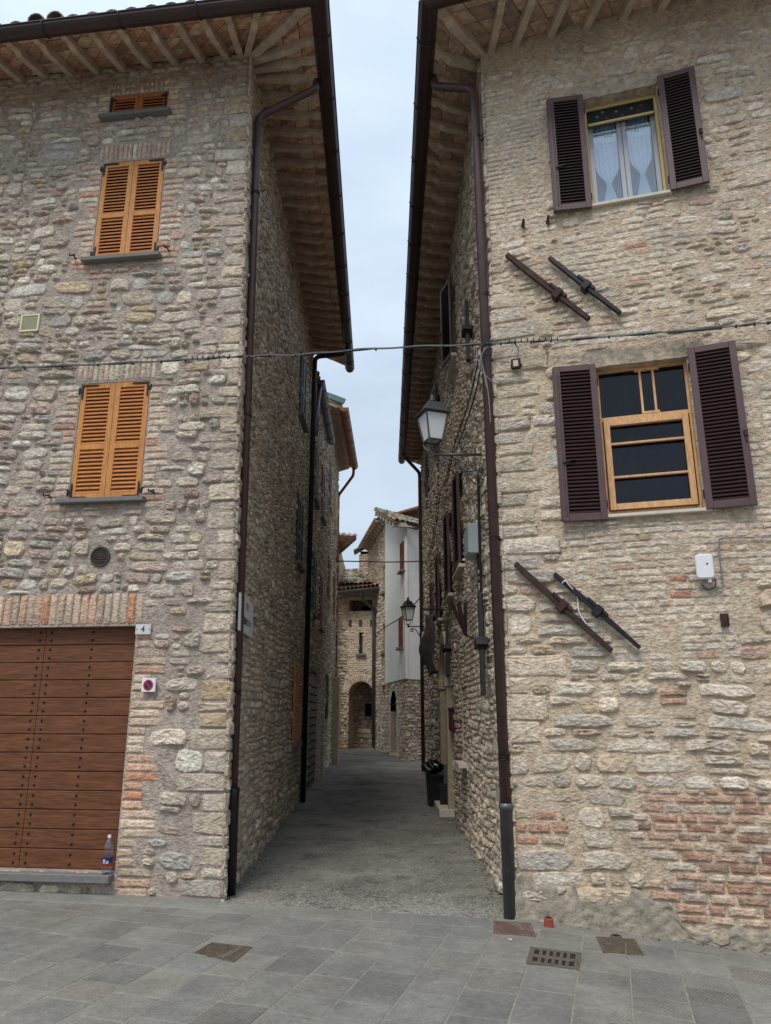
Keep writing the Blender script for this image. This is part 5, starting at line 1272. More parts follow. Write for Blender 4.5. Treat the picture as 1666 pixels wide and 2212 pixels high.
# stepped eave with carved brackets on the left part
e0 = Vector(WLs.P(uP+.1, 0, .46)); e1 = Vector(WLs.P(LW+3, 0, .46)); e0.z = e1.z = zTop-.12; k0 = Vector(WLs.P(uP+.1, zTop+.12, -.3)); k1 = Vector(WLs.P(LW+3, zTop+.12, -.3))
m = MB(); soffit(m, k0, k1, e0, e1, 40, 3, palT); m.build('eaves_soffit', M_tile, WH)
for i in range(10):
    m = MB(); rafter(m, k0.lerp(k1, (i+.1)/10)-Vector((0, 0, .01)), e0.lerp(e1, (i+.1)/10)-Vector((0, 0, .01)), wd=.22, dep=.24); m.build('bracket', mat('pale_bracket', srgb(186, 174, 156), .9, var=.2), WH)
deck(WH, [(e0, e1, k1+Vector((3, 1, 1.2)), k0+Vector((3, 1, 1.2)))], th=.08)
m = MB(); m.beam(e0+Vector((0, 0, .09)), e1+Vector((0, 0, .09)), .07, .07); m.build('fascia', mat('pale_fascia', srgb(170, 160, 146), .9, var=.2), WH)
q0 = WR.P(.62, zTn-.25, .10)
pipe('downpipe', [WR.P(1.3, zTn-.15, .3), WR.P(.95, zTn-.9, .10), WR.P(.9, .3, .10)], .06, WH, m_=M_pipe, clips=[(WR.P(.9, z, .10), (0, .1, 0)) for z in (2, 4, 6, 8)])

# ================================================================= FAR ARCH HOUSE
A_r = ong(809, 1619); A_r = A_r+np.array([.05, .3, 0]); A_l = ony(721, 1617, A_r[1]+.25)
AH = empty('stone_house', A_r, 'pale brick house with a round arched passage and roofed loggia closing the alley', 'house')
AF = Fr(A_r, (A_l[0]-A_r[0], A_l[1]-A_r[1]), (-.2, -1)); 
ga = gz(0, 38)
def ar(x0, x1, y0, y1): return wr(AF, x0, x1, y0, y1)
ARC = ar(753, 806, 1472, 1622); LOG = ar(754, 804, 1288, 1322); WIN = ar(775.5, 785, 1366, 1412)
uB = AF.uv(752, 1400)[0]; zL0 = AF.uv(775, 1322)[1]; zR = AF.uv(775, 1285)[1]
rA = (ARC[1]-ARC[0])/2; cA = (ARC[0]+ARC[1])/2; zS = ARC[3]-rA
holesA = [(*WIN, .2), (LOG[0], LOG[1], LOG[2], LOG[3], 1.6), (ARC[0], ARC[1], -.3, ARC[3], 1.3)]
backing(AF, 'wall', M_stone, AH, -.3, uB+3.5, -.3, zR+.15, holesA, (*mortR, 1), step=.6)
w = Wall(AF, 8); w.obst += [WIN, (LOG[0], LOG[1], LOG[2], LOG[3])]
n = 24
for i in range(n):
    t0, t1 = math.pi*i/n, math.pi*(i+1)/n
    w.put(np.array([(cA+r*math.cos(t), zS+r*math.sin(t)) for r, t in ((rA-.01, t0+.015), (rA+.14, t0+.015), (rA+.30, t0+.015), (rA+.31, (t0+t1)/2), (rA+.30, t1-.015), (rA+.14, t1-.015), (rA-.01, t1-.015), (rA-.01, (t0+t1)/2))]), .03, palBpale(), 1.)
# brick courses over the arch (skip the ring)
z = ARC[3]-rA
while z < LOG[2]-.02:
    u = -.2+rnd.uniform(0, .2)
    while u < uB:
        l_ = rnd.uniform(.22, .28); uc_, zc_ = u+l_/2, z+.035
        if math.hypot(uc_-cA, zc_-zS) > rA+.38 and not (WIN[0]-.05 < uc_ < WIN[1]+.05 and WIN[2]-.03 < zc_ < WIN[3]+.03): w.brick(u+.006, u+l_-.006, z+.008, z+.068, rnd.uniform(.008, .02), palBpale(), r=.006)
        u += l_
    z += .076
w.obst.append((-.3, uB, ARC[3]-rA, LOG[2]))
w.obst.append((ARC[0], ARC[1], -.3, ARC[3]))
w.rubble(uB, uB+3.5, 0, zR+.1, .25, .15, palFar, obst=w.obst, fill=(.8, 1.02), mort=.012, jit=.5, h=(.02, .06))
w.rubble(-.3, uB, 0, zS, .3, .16, palS, obst=w.obst, fill=(.8, 1.02), mort=.012, jit=.5, h=(.02, .06))
w.build('stonework', M_stone, AH, mort=mortR)
# spandrels close the square hole to a round arch; vault behind
m = MB()
for sg in (-1, 1):
    pts = [(cA+sg*rA*math.cos(t), zS+rA*math.sin(t)) for t in np.linspace(0, math.pi/2, 9)]
    m.prism(AF, [(cA+sg*(rA+.001), ARC[3]+.001)]+pts, -1.3, .002, (*mortR, 1))
m.build('arch_vault', M_stone, AH)
# back wall of the passage
AB = Fr(AF.P(0, 0, -1.25), AF.d[:2], AF.n[:2]); w = Wall(AB, 8)
w.rubble(ARC[0]-.05, ARC[1]+.05, 0, ARC[3]-.1, .42, .2, palS, fill=(.85, 1.05), mort=.012, h=(.01, .04)); w.build('passage_wall', M_stone, AH, mort=mortS)
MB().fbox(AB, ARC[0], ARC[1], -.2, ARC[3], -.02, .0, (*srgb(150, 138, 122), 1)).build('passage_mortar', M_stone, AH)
CN = (AB.uv(788, 1520)[0], ARC[1], AB.uv(765, 1526)[1], AB.uv(765, 1519)[1])
MB().fbox(AB, *CN, 0, .12).build('cornice', M_yst, AH, bev=.01)
DWI = wr(AB, 790, 803, 1520, 1546); MB().fbox(AB, *DWI, .05, .09).build('dark_window', M_dark, AH)
a, b, c, d = WIN; wi = empty('window', AF.P((a+b)/2, c, 0)); setparent(wi, AH)
m = MB()
for q in ((a, a+.05, c, d), (b-.22, b-.14, c, d), (a+.05, b-.22, c, c+.07), (a+.05, b-.22, d-.05, d)): m.fbox(AF, *q, -.19, -.14)
m.build('casement', M_white, wi); MB().fbox(AF, a, b, c, d, -.185, -.18).build('glass_pane', mat('blue_glass_dark', srgb(52, 68, 86), .15, spec=.8, var=.1, bump=0), wi); MB().fbox(AF, a-.12, b+.12, c-.08, c, -.2, .14).build('window_sill', M_sill, wi)
for x in (757, 779, 803):
    u, z = AF.uv(x, 1346); MB().fbox(AF, u-.06, u+.06, z-.13, z+.13, 0, .04).build('iron_plate', M_redsh, AH)
# loggia inside
LB = Fr(AF.P(0, 0, -1.55), AF.d[:2], AF.n[:2]); w = Wall(LB, 8); w.bricks((LOG[0]+LOG[1])/2+.2, LOG[1], LOG[2], LOG[3], palBpale, obst=False); w.build('loggia_wall', M_stone, AH, mort=mortR)
MB().fbox(AF, LOG[0]-.1, LOG[1]+.1, LOG[3]-.16, LOG[3]-.02, -.12, .06).build('timber_lintel', M_rafter, AH, bev=.01)
# porch roof with gutter, main roof behind, chimney
zp = zR+.05
e0 = Vector(AF.P(-.4, zp, .65)); e1 = Vector(AF.P(uB+.35, zp-.0, .65)); e0.z = zp+.12; e1.z = zp-.03
k0 = Vector(AF.P(-.4, zp+.5, -1.5)); k1 = Vector(AF.P(uB+.35, zp+.5, -1.5))
m = MB(); q = [e0, e1, k1, k0]; m.add(q+[p+Vector((0, 0, .06)) for p in q], MB.BF, (*srgb(120, 96, 80), 1)); m.build('porch_roof', M_tile, AH)
sl_ = (k0-e0); m = MB(); nr = sl_.normalized().cross((e1-e0).normalized()); nr = nr if nr.z > 0 else -nr
palRed = palette((3, (196, 120, 84)), (2, (170, 120, 90)), (1, (180, 150, 120)), var=.1)
for i in range(11):
    for j in range(6): coppo(m, e0.lerp(e1, (i+.5)/11)+sl_.normalized()*(j*.36)+Vector((0, 0, .10)), sl_.normalized(), (e1-e0).normalized(), nr, r0=.10, r1=.12, col=(*(palRed() if i < 6 else palRoof()), 1))
m.build('porch_tiles', M_tile, AH)
gutter('gutter', [e1+Vector((0, -.08, 0)), e0+Vector((0, -.08, 0))], AH, m_=M_galv, r=.11)
pp = AF.uv(808.5, 1330)[0]
pipe('downpipe', [AF.P(.55, zp-.02, .72), AF.P(.5, zp-.3, .5), AF.P(pp, zp-.7, .1), AF.P(pp, ga, .1)], .07, AH, m_=M_galv)
r0_ = ony(775, 1265, A_r[1]+1.5)[2]; r1_ = ony(775, 1232, A_r[1]+5.5)[2]
rl = Vector(AF.P(uB+3.4, 0, -1.2)); rr = Vector(AF.P(-3, 0, -1.2)); rl.z = r0_+.0; rr.z = r0_
bk = Vector((-AF.n[0], -AF.n[1], 0))*4.2+Vector((0, 0, r1_-r0_))
m = MB(); q = [rl, rr, rr+bk, rl+bk]; m.add(q+[p+Vector((0, 0, -.1)) for p in q], MB.BF, (*srgb(130, 110, 90), 1)); m.build('roof', M_tile, AH)
m = MB(); nr = bk.normalized().cross((rr-rl).normalized()); nr = nr if nr.z > 0 else -nr
for i in range(38):
    for j in range(13): coppo(m, rl.lerp(rr, (i+.5)/38)+bk.normalized()*(j*.34)+Vector((0, 0, .03+rnd.uniform(-.015, .015))), bk.normalized(), (rr-rl).normalized(), nr, r0=.10, r1=.125, col=(*palRoof(), 1))
m.build('roof_tiles', M_tile, AH)
UW = Fr(AF.P(0, 0, -1.3), AF.d[:2], AF.n[:2]); backing(UW, 'upper_wall', M_stone, AH, -3, uB+3.4, zR-.3, r0_, [], (*mortR, 1), step=.6)
yc = A_r[1]+5.; ch0 = ony(776, 1236, yc); ch1 = ony(799, 1200, yc); wc_ = abs(ch1[0]-ch0[0])
ch = empty('chimney', ((ch0[0]+ch1[0])/2, yc, ch0[2]-.5)); setparent(ch, AH)
CF = Fr((ch0[0], yc-.3), (1, 0), (0, -1)); w = Wall(CF, 8); w.bricks(0, wc_, ch0[2]-.6, ch1[2], palBor, row=.08); o = w.build('brick_face', M_stone, ch, mort=mortR)
m = MB(); m.box(((ch0[0]+ch1[0])/2, yc+.05, (ch0[2]-.6+ch1[2])/2), (wc_, .68, ch1[2]-ch0[2]+.6), (*mortR, 1)); m.build('chimney_stack', M_stone, ch)
m = MB(); xm = (ch0[0]+ch1[0])/2; zt_ = ch1[2]
for sx in (-1, 1):
    m.add([(xm, yc-.5, zt_+.42), (xm, yc+.5, zt_+.42), (xm+sx*.52, yc+.5, zt_+.12), (xm+sx*.52, yc-.5, zt_+.12), (xm, yc-.5, zt_+.48), (xm, yc+.5, zt_+.48), (xm+sx*.54, yc+.5, zt_+.18), (xm+sx*.54, yc-.5, zt_+.18)], MB.BF, (*srgb(120, 112, 96), 1))
m.build('chimney_cap', M_tile, ch)
m = MB(); m.box((xm, yc, zt_+.07), (.4, .4, .2)); m.build('chimney_throat', M_dark, ch)
# ================================================================= THINGS ON THE WALLS
# cable bundle along both facades and across the alley
def bundle(pts, radii, mats_, name, parent=None, wob=.006, **kw):
    root = parent or empty(name, pts[0], **kw); P = catmull(pts, 10); k = 0
    for r, m_ in zip(radii, mats_):
        off = Vector((rnd.uniform(-.01, .01), rnd.uniform(-.01, .01), rnd.uniform(-.012, .012))); Q = []
        ph = rnd.uniform(0, 6)
        for i, p in enumerate(P): Q.append(p+off*1.0+Vector((0, 0, wob*math.sin(i*.7+ph))))
        MB().tube(Q, r, 6).build('cable', m_, root, smooth=True)
    return root, P
cp = []
for (x, y) in ((-60, 803), (0, 797), (150, 791), (300, 784), (420, 777), (520, 771)):
    u, z = LF.uv(x, y, w=.11); cp.append(LF.P(u, z, .11))
cq = [ ]
for (x, y) in ((1062, 743), (1120, 740), (1200, 736), (1330, 727), (1480, 715), (1600, 704), (1666, 697), (1740, 690)):
    u, z = RF.uv(x, y, w=.11); cq.append(RF.P(u, z, .11))
for (x, y, t) in ((545, 770, 0), (650, 767, .25), (757, 758, .45), (900, 750, .7), (1030, 745, 1)):
    yy = cp[5][1]*(1-t)+(cq[0][1]-.0)*t-.02; cp.append(ony(x, y, yy))
cb, cP = bundle(cp+cq, (.009, .007, .006), (M_cable, M_cableg, M_cable), 'overhead_cable', label='bundle of black and grey cables strung across the alley and along both facades', cat='cable')
m = MB(); tk = 0
for i in range(4, len(cP)-2, 5):
    p = cP[i]; d = (cP[i+1]-cP[i-1]).normalized(); m.tube([p-d*.008, p+d*.008], .017, 8)
m.build('cable_tie', M_cable, cb, kind='stuff')
m = MB()
for (x, y) in [(700+i*12, 0) for i in range(0)]: pass
for (x0, y0, n_) in ((425, 776, 8), (1100, 741, 9)):
    for i in range(n_):
        x = x0+i*13; fr = LF if x < 600 else RF; yy = y0-(x-x0)*.055; u, z = fr.uv(x, yy, w=.12); m.tube([fr.P(u, z, .12), fr.P(u+.005, z+.035, .125)], .006, 5)
m.build('cable_lug', M_cable, cb, kind='stuff')
k = [i for i, p in enumerate(cP)]
# rigid grey sleeve on the right
u0, z0 = RF.uv(1442, 719, w=.12); u1, z1 = RF.uv(1560, 708, w=.12)
m = MB(); m.tube([RF.P(u0, z0, .125), RF.P(u1, z1, .125)], [.018, .018], 8); m.build('cable_sleeve', M_galv, cb, smooth=True)
# cables dropping behind the right downpipe, looping into the alley
def rsp(x, y, w=.08): u, z = RS.uv(x, y, w=w); return RS.P(u, z, w)
drop = empty('hanging_cable', ony(1040, 760, 6.8), 'looped grey cables hanging beside the right downpipe below the bundle', 'cable')
base = ony(1030, 748, 6.78)
for pts in (((1028, 748), (1032, 775), (1045, 800), (1052, 830), (1057, 870), (1060, 915)), ((1075, 742), (1052, 752), (1040, 770), (1045, 800), (1052, 840)), ((1085, 743), (1060, 745), (1041, 765), (1036, 790), (1048, 810), (1068, 828))):
    MB().tube(catmull([ony(x, y, 6.80) for x, y in pts], 8), .006, 5).build('cable', M_cableg, drop, smooth=True)
wl_ = empty('wall_cable', rsp(1030, 800), 'pair of thin black cables sagging along the right alley wall towards the distance', 'cable')
for dx in (0, 9):
    P = [rsp(x+dx*(1 if x > 980 else .4), y) for x, y in ((1035, 770), (1018, 850), (1003, 900), (985, 950), (975, 985), (962, 1040), (948, 1062), (942, 1110), (932, 1180), (918, 1220))]
    MB().tube(catmull(P, 6), .009, 5).build('cable', M_cable, wl_, smooth=True)
# far cables across the alley
y_ = 20.5
fc = empty('overhead_cable', ony(727, 1212, y_), 'single dark cable stretched high across the far end of the alley', 'cable')
MB().tube(catmull([ony(727, 1212, 21), ony(790, 1213, 20.8), ony(850, 1214, 20.6), ony(915, 1212, 20.5)], 6), .018, 5).build('cable', M_cable, fc, smooth=True)
fc = empty('overhead_cable', ony(812, 1370, 24), 'twisted cable slanting from the stone wall past the far lantern', 'cable')
MB().tube(catmull([ony(806, 1376, 33), ony(830, 1356, 28), ony(866, 1334, 21.5), ony(900, 1300, 21.6), ony(914, 1282, 21.8)], 6), .018, 5).build('cable', M_cable, fc, smooth=True)
# street lanterns -------------------------------------------------------------
def lantern(name, base, arm_to, s, metal, label, group=None, nsides=4):
    """base: bottom of the lantern stem; arm_to: point on the wall"""
    root = empty(name, base, label, 'street lamp', group)
    B = Vector(base); Mz = Matrix.Rotation(R_(20), 3, 'Z')
    def ringpts(h, z): return [B+Mz @ Vector((h*sx, h*sy, z)) for sx, sy in ((-1, -1), (1, -1), (1, 1), (-1, 1))]
    z0, z1 = .13*s, .46*s; h0, h1 = .085*s, .14*s
    lo, hi = ringpts(h0, z0), ringpts(h1, z1)
    m = MB()
    for a, b in zip(lo, hi): m.beam(a, b, .016*s, .016*s, up=(.3, .7, .1))
    for rg, t in ((lo, .016), (hi, .02)):
        for i in range(4): m.beam(rg[i], rg[(i+1) % 4], t*s, t*s)
    m.build('lamp_frame', metal, root)
    m = MB(); a, b = ringpts(h0*.93, z0+.01*s), ringpts(h1*.95, z1-.01*s)
    for i in range(4): m.add([a[i], a[(i+1) % 4], b[(i+1) % 4], b[i]], [(0, 1, 2, 3)])
    m.build('lamp_glass', M_frost, root)
    m = MB(); R4 = [ringpts(.175*s, z1+.005*s), ringpts(.17*s, z1+.025*s), ringpts(.125*s, z1+.06*s), ringpts(.105*s, z1+.10*s), ringpts(.075*s, z1+.16*s), ringpts(.03*s, z1+.18*s)]
    V = [p for r in R4 for p in r]; F = [(4*i+j, 4*i+(j+1) % 4, 4*i+4+(j+1) % 4, 4*i+4+j) for i in range(5) for j in range(4)]; m.add(V, F+[(0, 3, 2, 1), (20, 21, 22, 23)])
    m.build('lamp_roof', metal, root, bev=.004*s)
    MB().lathe(B+Vector((0, 0, z1+.17*s)), [(.028*s, 0), (.05*s, .015*s), (.05*s, .03*s), (.025*s, .04*s), (.035*s, .055*s), (.03*s, .08*s), (.008*s, .10*s), (.006*s, .115*s)], 14).build('finial', metal, root, smooth=True)
    m = MB(); q = ringpts(h0, z0)
    m.lathe(B, [(.018*s, -.07*s), (.022*s, -.02*s), (.02*s, 0), (.03*s, .012*s), (.018*s, .02*s)], 12)
    for i in range(4):
        m.tube(catmull([q[i], q[i]+Vector((0, 0, -.05*s)), B+(q[i]-B)*.5+Vector((0, 0, -.05*s)), B+Vector((0, 0, .01*s))], 5), .007*s, 6)
    m.build('lamp_cradle', metal, root)
    W_ = Vector(arm_to); W_.z = B.z-.04*s; A = B+Vector((0, 0, -.04*s)); d = (W_-A).normalized(); L = (W_-A).length
    MB().tube([A-d*.01, W_], .016*s if s < 1.2 else .02, 10).build('lamp_arm', metal, root, smooth=True)
    def spiral(c, r, a0, turns, n=22, sg=1):
        return [c+d*(r*(1-.8*i/n))*math.cos(a0+sg*turns*2*math.pi*i/n)+Vector((0, 0, 1))*(r*(1-.8*i/n))*math.sin(a0+sg*turns*2*math.pi*i/n) for i in range(n+1)]
    pt = lambda x, z: A+d*(L*x)+Vector((0, 0, z*s))
    t = .0115*s
    MB().tube([*spiral(pt(.22, -.10), .05*s, math.pi*.5, 1.3, sg=1)[::-1], *catmull([pt(.22, -.05), pt(.42, -.08), pt(.60, -.22), pt(.80, -.36), pt(1.0, -.40)], 6)], t, 6).build('lamp_scroll', metal, root, smooth=True)
    MB().tube([*spiral(pt(.78, -.13), .045*s, -math.pi*.5, 1.3, sg=1)[::-1], *catmull([pt(.80, -.175), pt(.86, -.20), pt(.90, -.17), pt(.93, -.11), pt(1, -.08)], 5)], t, 6).build('lamp_scroll', metal, root, smooth=True)
    MB().tube([*spiral(pt(.95, -.20), .035*s, math.pi*.5, 1.2, sg=-1)[::-1], *catmull([pt(.93, -.16), pt(.88, -.21), pt(.90, -.28), pt(1, -.32)], 5)], t, 6).build('lamp_scroll', metal, root, smooth=True)
    MB().tube(catmull([pt(.50, -.13), pt(.58, -.19), pt(.72, -.21), pt(.86, -.19)], 5), t, 6).build('lamp_scroll', metal, root, smooth=True)
    return root
lb = ony(936, 975, 7.95)
lantern('street_lantern', lb, (1.115, 7.95, 0), .95, M_lampg, 'grey four-sided lantern with frosted panes on a scrolled arm beside the right downpipe', 'lanterns on scrolled wall brackets')
lb = ony(882, 1350, 20.5)
lantern('street_lantern', lb, (1.115, 20.5, 0), 1.05, M_castiron, 'small distant black lantern on a scrolled arm before the white plaster house', 'lanterns on scrolled wall brackets')
# meter box, torch bracket, etc. on the right alley wall
def rbox(px, y0, y1, w, dep, du, name, m_, lab, cat, u=None):
    a = RS.uv(px, y0, w=0); b = RS.uv(px, y1, w=0); uc = u if u else (a[0]+b[0])/2
    o = MB().fbox(RS, uc, uc+du, b[1], a[1], .0, dep).build(name, m_, None, bev=.008); return props(o, lab, cat)
bxr = empty('meter_box', RS.P(1.55, 3.4, 0), 'pale grey meter box behind the right downpipe', 'meter box')
MB().fbox(RS, 1.55, 1.98, 3.42, 3.78, .0, .13).build('box_body', M_greybox, bxr, bev=.01); MB().fbox(RS, 1.57, 1.96, 3.44, 3.76, .13, .14).build('box_lid', M_greybox, bxr, bev=.004)
MB().tube([RS.P(1.6, 3.42, .03), RS.P(1.6, 2.0, .03)], .012, 6).build('conduit', M_black, bxr, smooth=True)
cd = props(MB().tube(catmull([RS.P(1.2, 4.3, .04), RS.P(1.2, 3.6, .05), RS.P(1.22, 3.0, .05), RS.P(1.2, 2.5, .05), RS.P(1.15, 1.9, .06)], 6), .016, 8).build('conduit', M_black, None, smooth=True), 'vertical black conduit on the alley wall close behind the right downpipe', 'conduit')
m = empty('torch_bracket', RS.P(2.3, 2.75, .2), 'rusty flared torch holder on the right alley wall under the meter box', 'torch holder')
for i in range(6):
    a_ = 2*math.pi*i/6; MB().beam(RS.P(2.3, 2.55, .12), RS.P(2.3+.11*math.cos(a_), 2.95, .2+.10*math.sin(a_)), .04, .008, up=(.3, .4, .5)).build('torch_strip', M_ironr, m)
MB().tube([RS.P(2.3, 2.55, .12), RS.P(2.3, 2.5, .0)], .012, 6).build('torch_arm', M_ironr, m)
# brown tarp-like awning hanging by the doorway, and a maroon letterbox, a wall mailbox
m = MB(); V = []; nu, nz_ = 10, 18
for j in range(nz_+1):
    for i in range(nu+1):
        s_ = i/nu; t = j/nz_; V.append(RS.P(7.0+s_*.35, 2.35+t*1.15-.06*s_, .12+.20*s_+.05*math.sin(t*9+s_*4)+.10*math.sin(t*3.1)))
m.add(V, [(j*(nu+1)+i, j*(nu+1)+i+1, (j+1)*(nu+1)+i+1, (j+1)*(nu+1)+i) for j in range(nz_) for i in range(nu)])
o = props(m.build('hanging_cloth', M_cloth, None, smooth=True), 'crumpled brown cloth hung on the right alley wall above the yellow stone doorway', 'cloth'); md = o.modifiers.new('s', 'SOLIDIFY'); md.thickness = .01
MB().fbox(RS, 6.98, 7.03, 3.5, 3.53, 0, .4).build('cloth_rod', M_iron, o)
mb_ = empty('letterbox', RS.P(5.32, 1.36, 0), 'maroon letterbox on the alley wall just before the yellow doorway', 'letterbox')
MB().fbox(RS, 5.25, 5.5, 1.36, 1.66, 0, .09).build('box_body', M_maroon, mb_, bev=.01); MB().fbox(RS, 5.24, 5.51, 1.66, 1.72, 0, .10).build('box_lid', M_maroon, mb_, bev=.015)
mb_ = empty('letterbox', RS.P(7.7, 1.6, 0), 'pale blue-grey letterbox just beyond the yellow doorway', 'letterbox')
MB().fbox(RS, 7.6, 7.9, 1.5, 1.8, 0, .11).build('box_body', M_greybox, mb_, bev=.01); MB().fbox(RS, 7.58, 7.92, 1.80, 1.88, 0, .20).build('box_lid', M_greybox, mb_, bev=.01)
jb = empty('junction_box', RS.P(13.5, 3.6, 0), 'small pale junction box on the far right alley wall near the lantern', 'junction box')
MB().fbox(RS, 13.0, 13.35, 3.35, 3.75, 0, .12).build('box_body', M_greybox, jb, bev=.01); MB().fbox(RS, 13.02, 13.33, 3.37, 3.73, .12, .13).build('box_lid', M_greybox, jb)
# bins and bag -----------------------------------------------------------------
def wbin(c, rz, h, wd, lab, lid=0., open_=False):
    root = empty('waste_bin', c, lab, 'bin', 'waste bins by the yellow doorway'); C = Vector(c); Rz = Matrix.Rotation(rz, 3, 'Z')
    m = MB(); V = []; F = []
    prof = [(.78, 0), (.80, .02), (.97, .93), (1.05, .935), (1.05, 1.0), (.95, 1.0), (.93, .9), (.74, .05)]
    for k_, zz in prof:
        for sx, sy in ((-1, -1), (0, -1), (1, -1), (1, 0), (1, 1), (0, 1), (-1, 1), (-1, 0)): V.append(C+Rz @ Vector((sx*wd/2*k_, sy*wd*.55*k_, zz*h)))
    for i in range(len(prof)-1): F += [(8*i+j, 8*i+(j+1) % 8, 8*i+8+(j+1) % 8, 8*i+8+j) for j in range(8)]
    m.add(V, F+[tuple(range(7, -1, -1)), tuple(8*(len(prof)-1)+j for j in range(8))]); m.build('bin_body', M_bin, root, bev=.006)
    if open_:
        m = MB(); m.box(C+Rz @ Vector((wd*.35, wd*.66, h+.14)), (wd*1.1, .03, .34), R=Rz @ Matrix.Rotation(R_(-20), 3, 'X')); m.build('bin_lid', M_bin, root, bev=.01)
    else:
        m = MB(); m.box(C+Rz @ Vector((0, 0, h+.015)), (wd*1.12, wd*1.2, .035), R=Rz @ Matrix.Rotation(lid, 3, 'Y')); m.build('bin_lid', M_bin, root, bev=.012)
    m = MB(); m.tube([C+Rz @ Vector((-wd*.4, wd*.62, h*.9)), C+Rz @ Vector((-wd*.4, wd*.72, h*.93)), C+Rz @ Vector((wd*.4, wd*.72, h*.93)), C+Rz @ Vector((wd*.4, wd*.62, h*.9))], .012, 6); m.build('bin_handle', M_bin, root)
    return root
b1 = ong(941, 1742); b2 = ong(966, 1752)
wbin((b1[0], b1[1]+.15, b1[2]-.01), .12, .50, .27, 'taller closed black bin under the black bag', lid=.1)
wbin((b2[0]+.0, b2[1]+.1, b2[2]-.01), -.1, .42, .24, 'shorter open black bin against the yellow door jamb', open_=True)
import bmesh
bm = bmesh.new(); bmesh.ops.create_icosphere(bm, subdivisions=4, radius=1)
for v in bm.verts:
    n_ = v.co.normalized(); k_ = 1+.10*math.sin(n_.x*7+n_.z*5)+.07*math.sin(n_.y*11+n_.x*6)+.05*math.sin(n_.z*17+n_.y*9)
    v.co = Vector((n_.x*.19*k_, n_.y*.16*k_, n_.z*.10*k_+(.05 if n_.z > .9 else 0)))
me = bpy.data.meshes.new('rubbish_bag'); bm.to_mesh(me); bm.free(); me.materials.append(M_bag); me.polygons.foreach_set('use_smooth', [True]*len(me.polygons))
o = bpy.data.objects.new('rubbish_bag', me); COL.objects.link(o); o.location = (b1[0]-.03, b1[1]+.15, b1[2]+.62); props(o, 'shiny black rubbish bag lying on the closed bin', 'rubbish bag')
m = MB(); m.beam((b1[0]+.05, b1[1]+.1, b1[2]+.56), (b1[0]+.38, b1[1]+.2, b1[2]+.70), .012, .05, up=(0, 1, .2)); props(m.build('dark_plank', M_bin, None, bev=.003), 'thin dark slat leaning over the bins', 'slat')
# bottle ------------------------------------------------------------------------
u, z = LF.uv(232, 1890, w=.04); Bp = Vector(LF.P(1.10, .197, .035))
bt_ = empty('water_bottle', Bp, 'clear plastic water bottle with blue label on the doorstep corner', 'bottle')
k = 1.02
MB().lathe(Bp, [(.036, .0), (.043, .008), (.044, .03), (.042, .05), (.044, .07), (.044, .15), (.041, .165), (.044, .18), (.044, .225), (.040, .25), (.026, .285), (.0145, .30), (.0135, .312)], 20).build('bottle_body', M_bottle, bt_, smooth=True)
MB().lathe(Bp+Vector((0, 0, .310)), [(.016, 0), (.016, .02), (.014, .022)], 14).build('bottle_cap', M_white, bt_)
MB().lathe(Bp, [(.0450, .075), (.0450, .147)], 24).build('bottle_label', M_navy, bt_)
MB().lathe(Bp, [(.0455, .082), (.0455, .096)], 24).build('label_band', M_red, bt_)
# text helper ---------------------------------------------------------------------
def text(body, fr, u, z, w, size, m_, parent, name='lettering', flip=False, xs=1.):
    cu = bpy.data.curves.new(name, 'FONT'); cu.body = body; cu.size = size; cu.align_x = 'CENTER'; cu.align_y = 'CENTER'; cu.extrude = .0012; cu.resolution_u = 3
    to = bpy.data.objects.new(name+'_tmp', cu); COL.objects.link(to); bpy.context.view_layer.update()
    me = bpy.data.meshes.new_from_object(to.evaluated_get(bpy.context.evaluated_depsgraph_get())); bpy.data.objects.remove(to)
    nrm = Vector(fr.n); up = Vector((0, 0, 1)); xa = up.cross(nrm).normalized()
    o = Vector(fr.P(u, z, w)); Mx = Matrix(((xa.x, up.x, nrm.x, o.x), (xa.y, up.y, nrm.y, o.y), (xa.z, up.z, nrm.z, o.z), (0, 0, 0, 1)))
    me.transform(Mx @ Matrix.Diagonal((xs, 1, 1, 1))); me.materials.clear(); me.materials.append(m_)
    ob = bpy.data.objects.new(name, me); COL.objects.link(ob); setparent(ob, parent); return ob
text('Ro', LF, 1.09, .308, .086, .05, M_white, bt_)
# number plaque and no-parking tile
a, b, c, d = rect(LF, [(298, 1350), (330, 1371)])
np_ = empty('house_number', LF.P(a, c, .03), 'white marble house number plaque reading 4 beside the garage door top', 'number plaque')
MB().fbox(LF, a, b, c, d, .025, .045).build('plaque', M_marble, np_, bev=.002)
text('4', LF, (a+b)/2, (c+d)/2, .0465, .085, M_black, np_)
for q in (a+.014, b-.014): MB().lathe(LF.P(q, (c+d)/2, .045), [(.006, 0), (.005, .003)], 8, ax=ax).build('screw', M_iron, np_)
a, b, c, d = rect(LF, [(312.5, 1466), (341, 1495)])
ns = empty('no_parking_sign', LF.P(a, c, .03), 'small square white no-parking tile with blue disc and red ring', 'sign')
MB().fbox(LF, a, b, c, d, .025, .05).build('tile', M_white, ns, bev=.003)
uc_, zc_ = (a+b)/2, (c+d)/2; rr = (b-a)*.36
MB().lathe(LF.P(uc_, zc_, .050), [(rr*.78, .0), (rr*.78, .0015)], 32, ax=ax).build('blue_disc', M_navy, ns)
V = []; F = []
for i in range(33):
    t = 2*math.pi*i/32
    for r_ in (rr*.74, rr): V.append(LF.P(uc_+r_*math.cos(t), zc_+r_*math.sin(t), .0522))
MB().add(V, [(2*i, 2*i+1, 2*i+3, 2*i+2) for i in range(32)]).build('red_ring', M_red, ns)
dx = rr*.78*.7071; tk = rr*.09
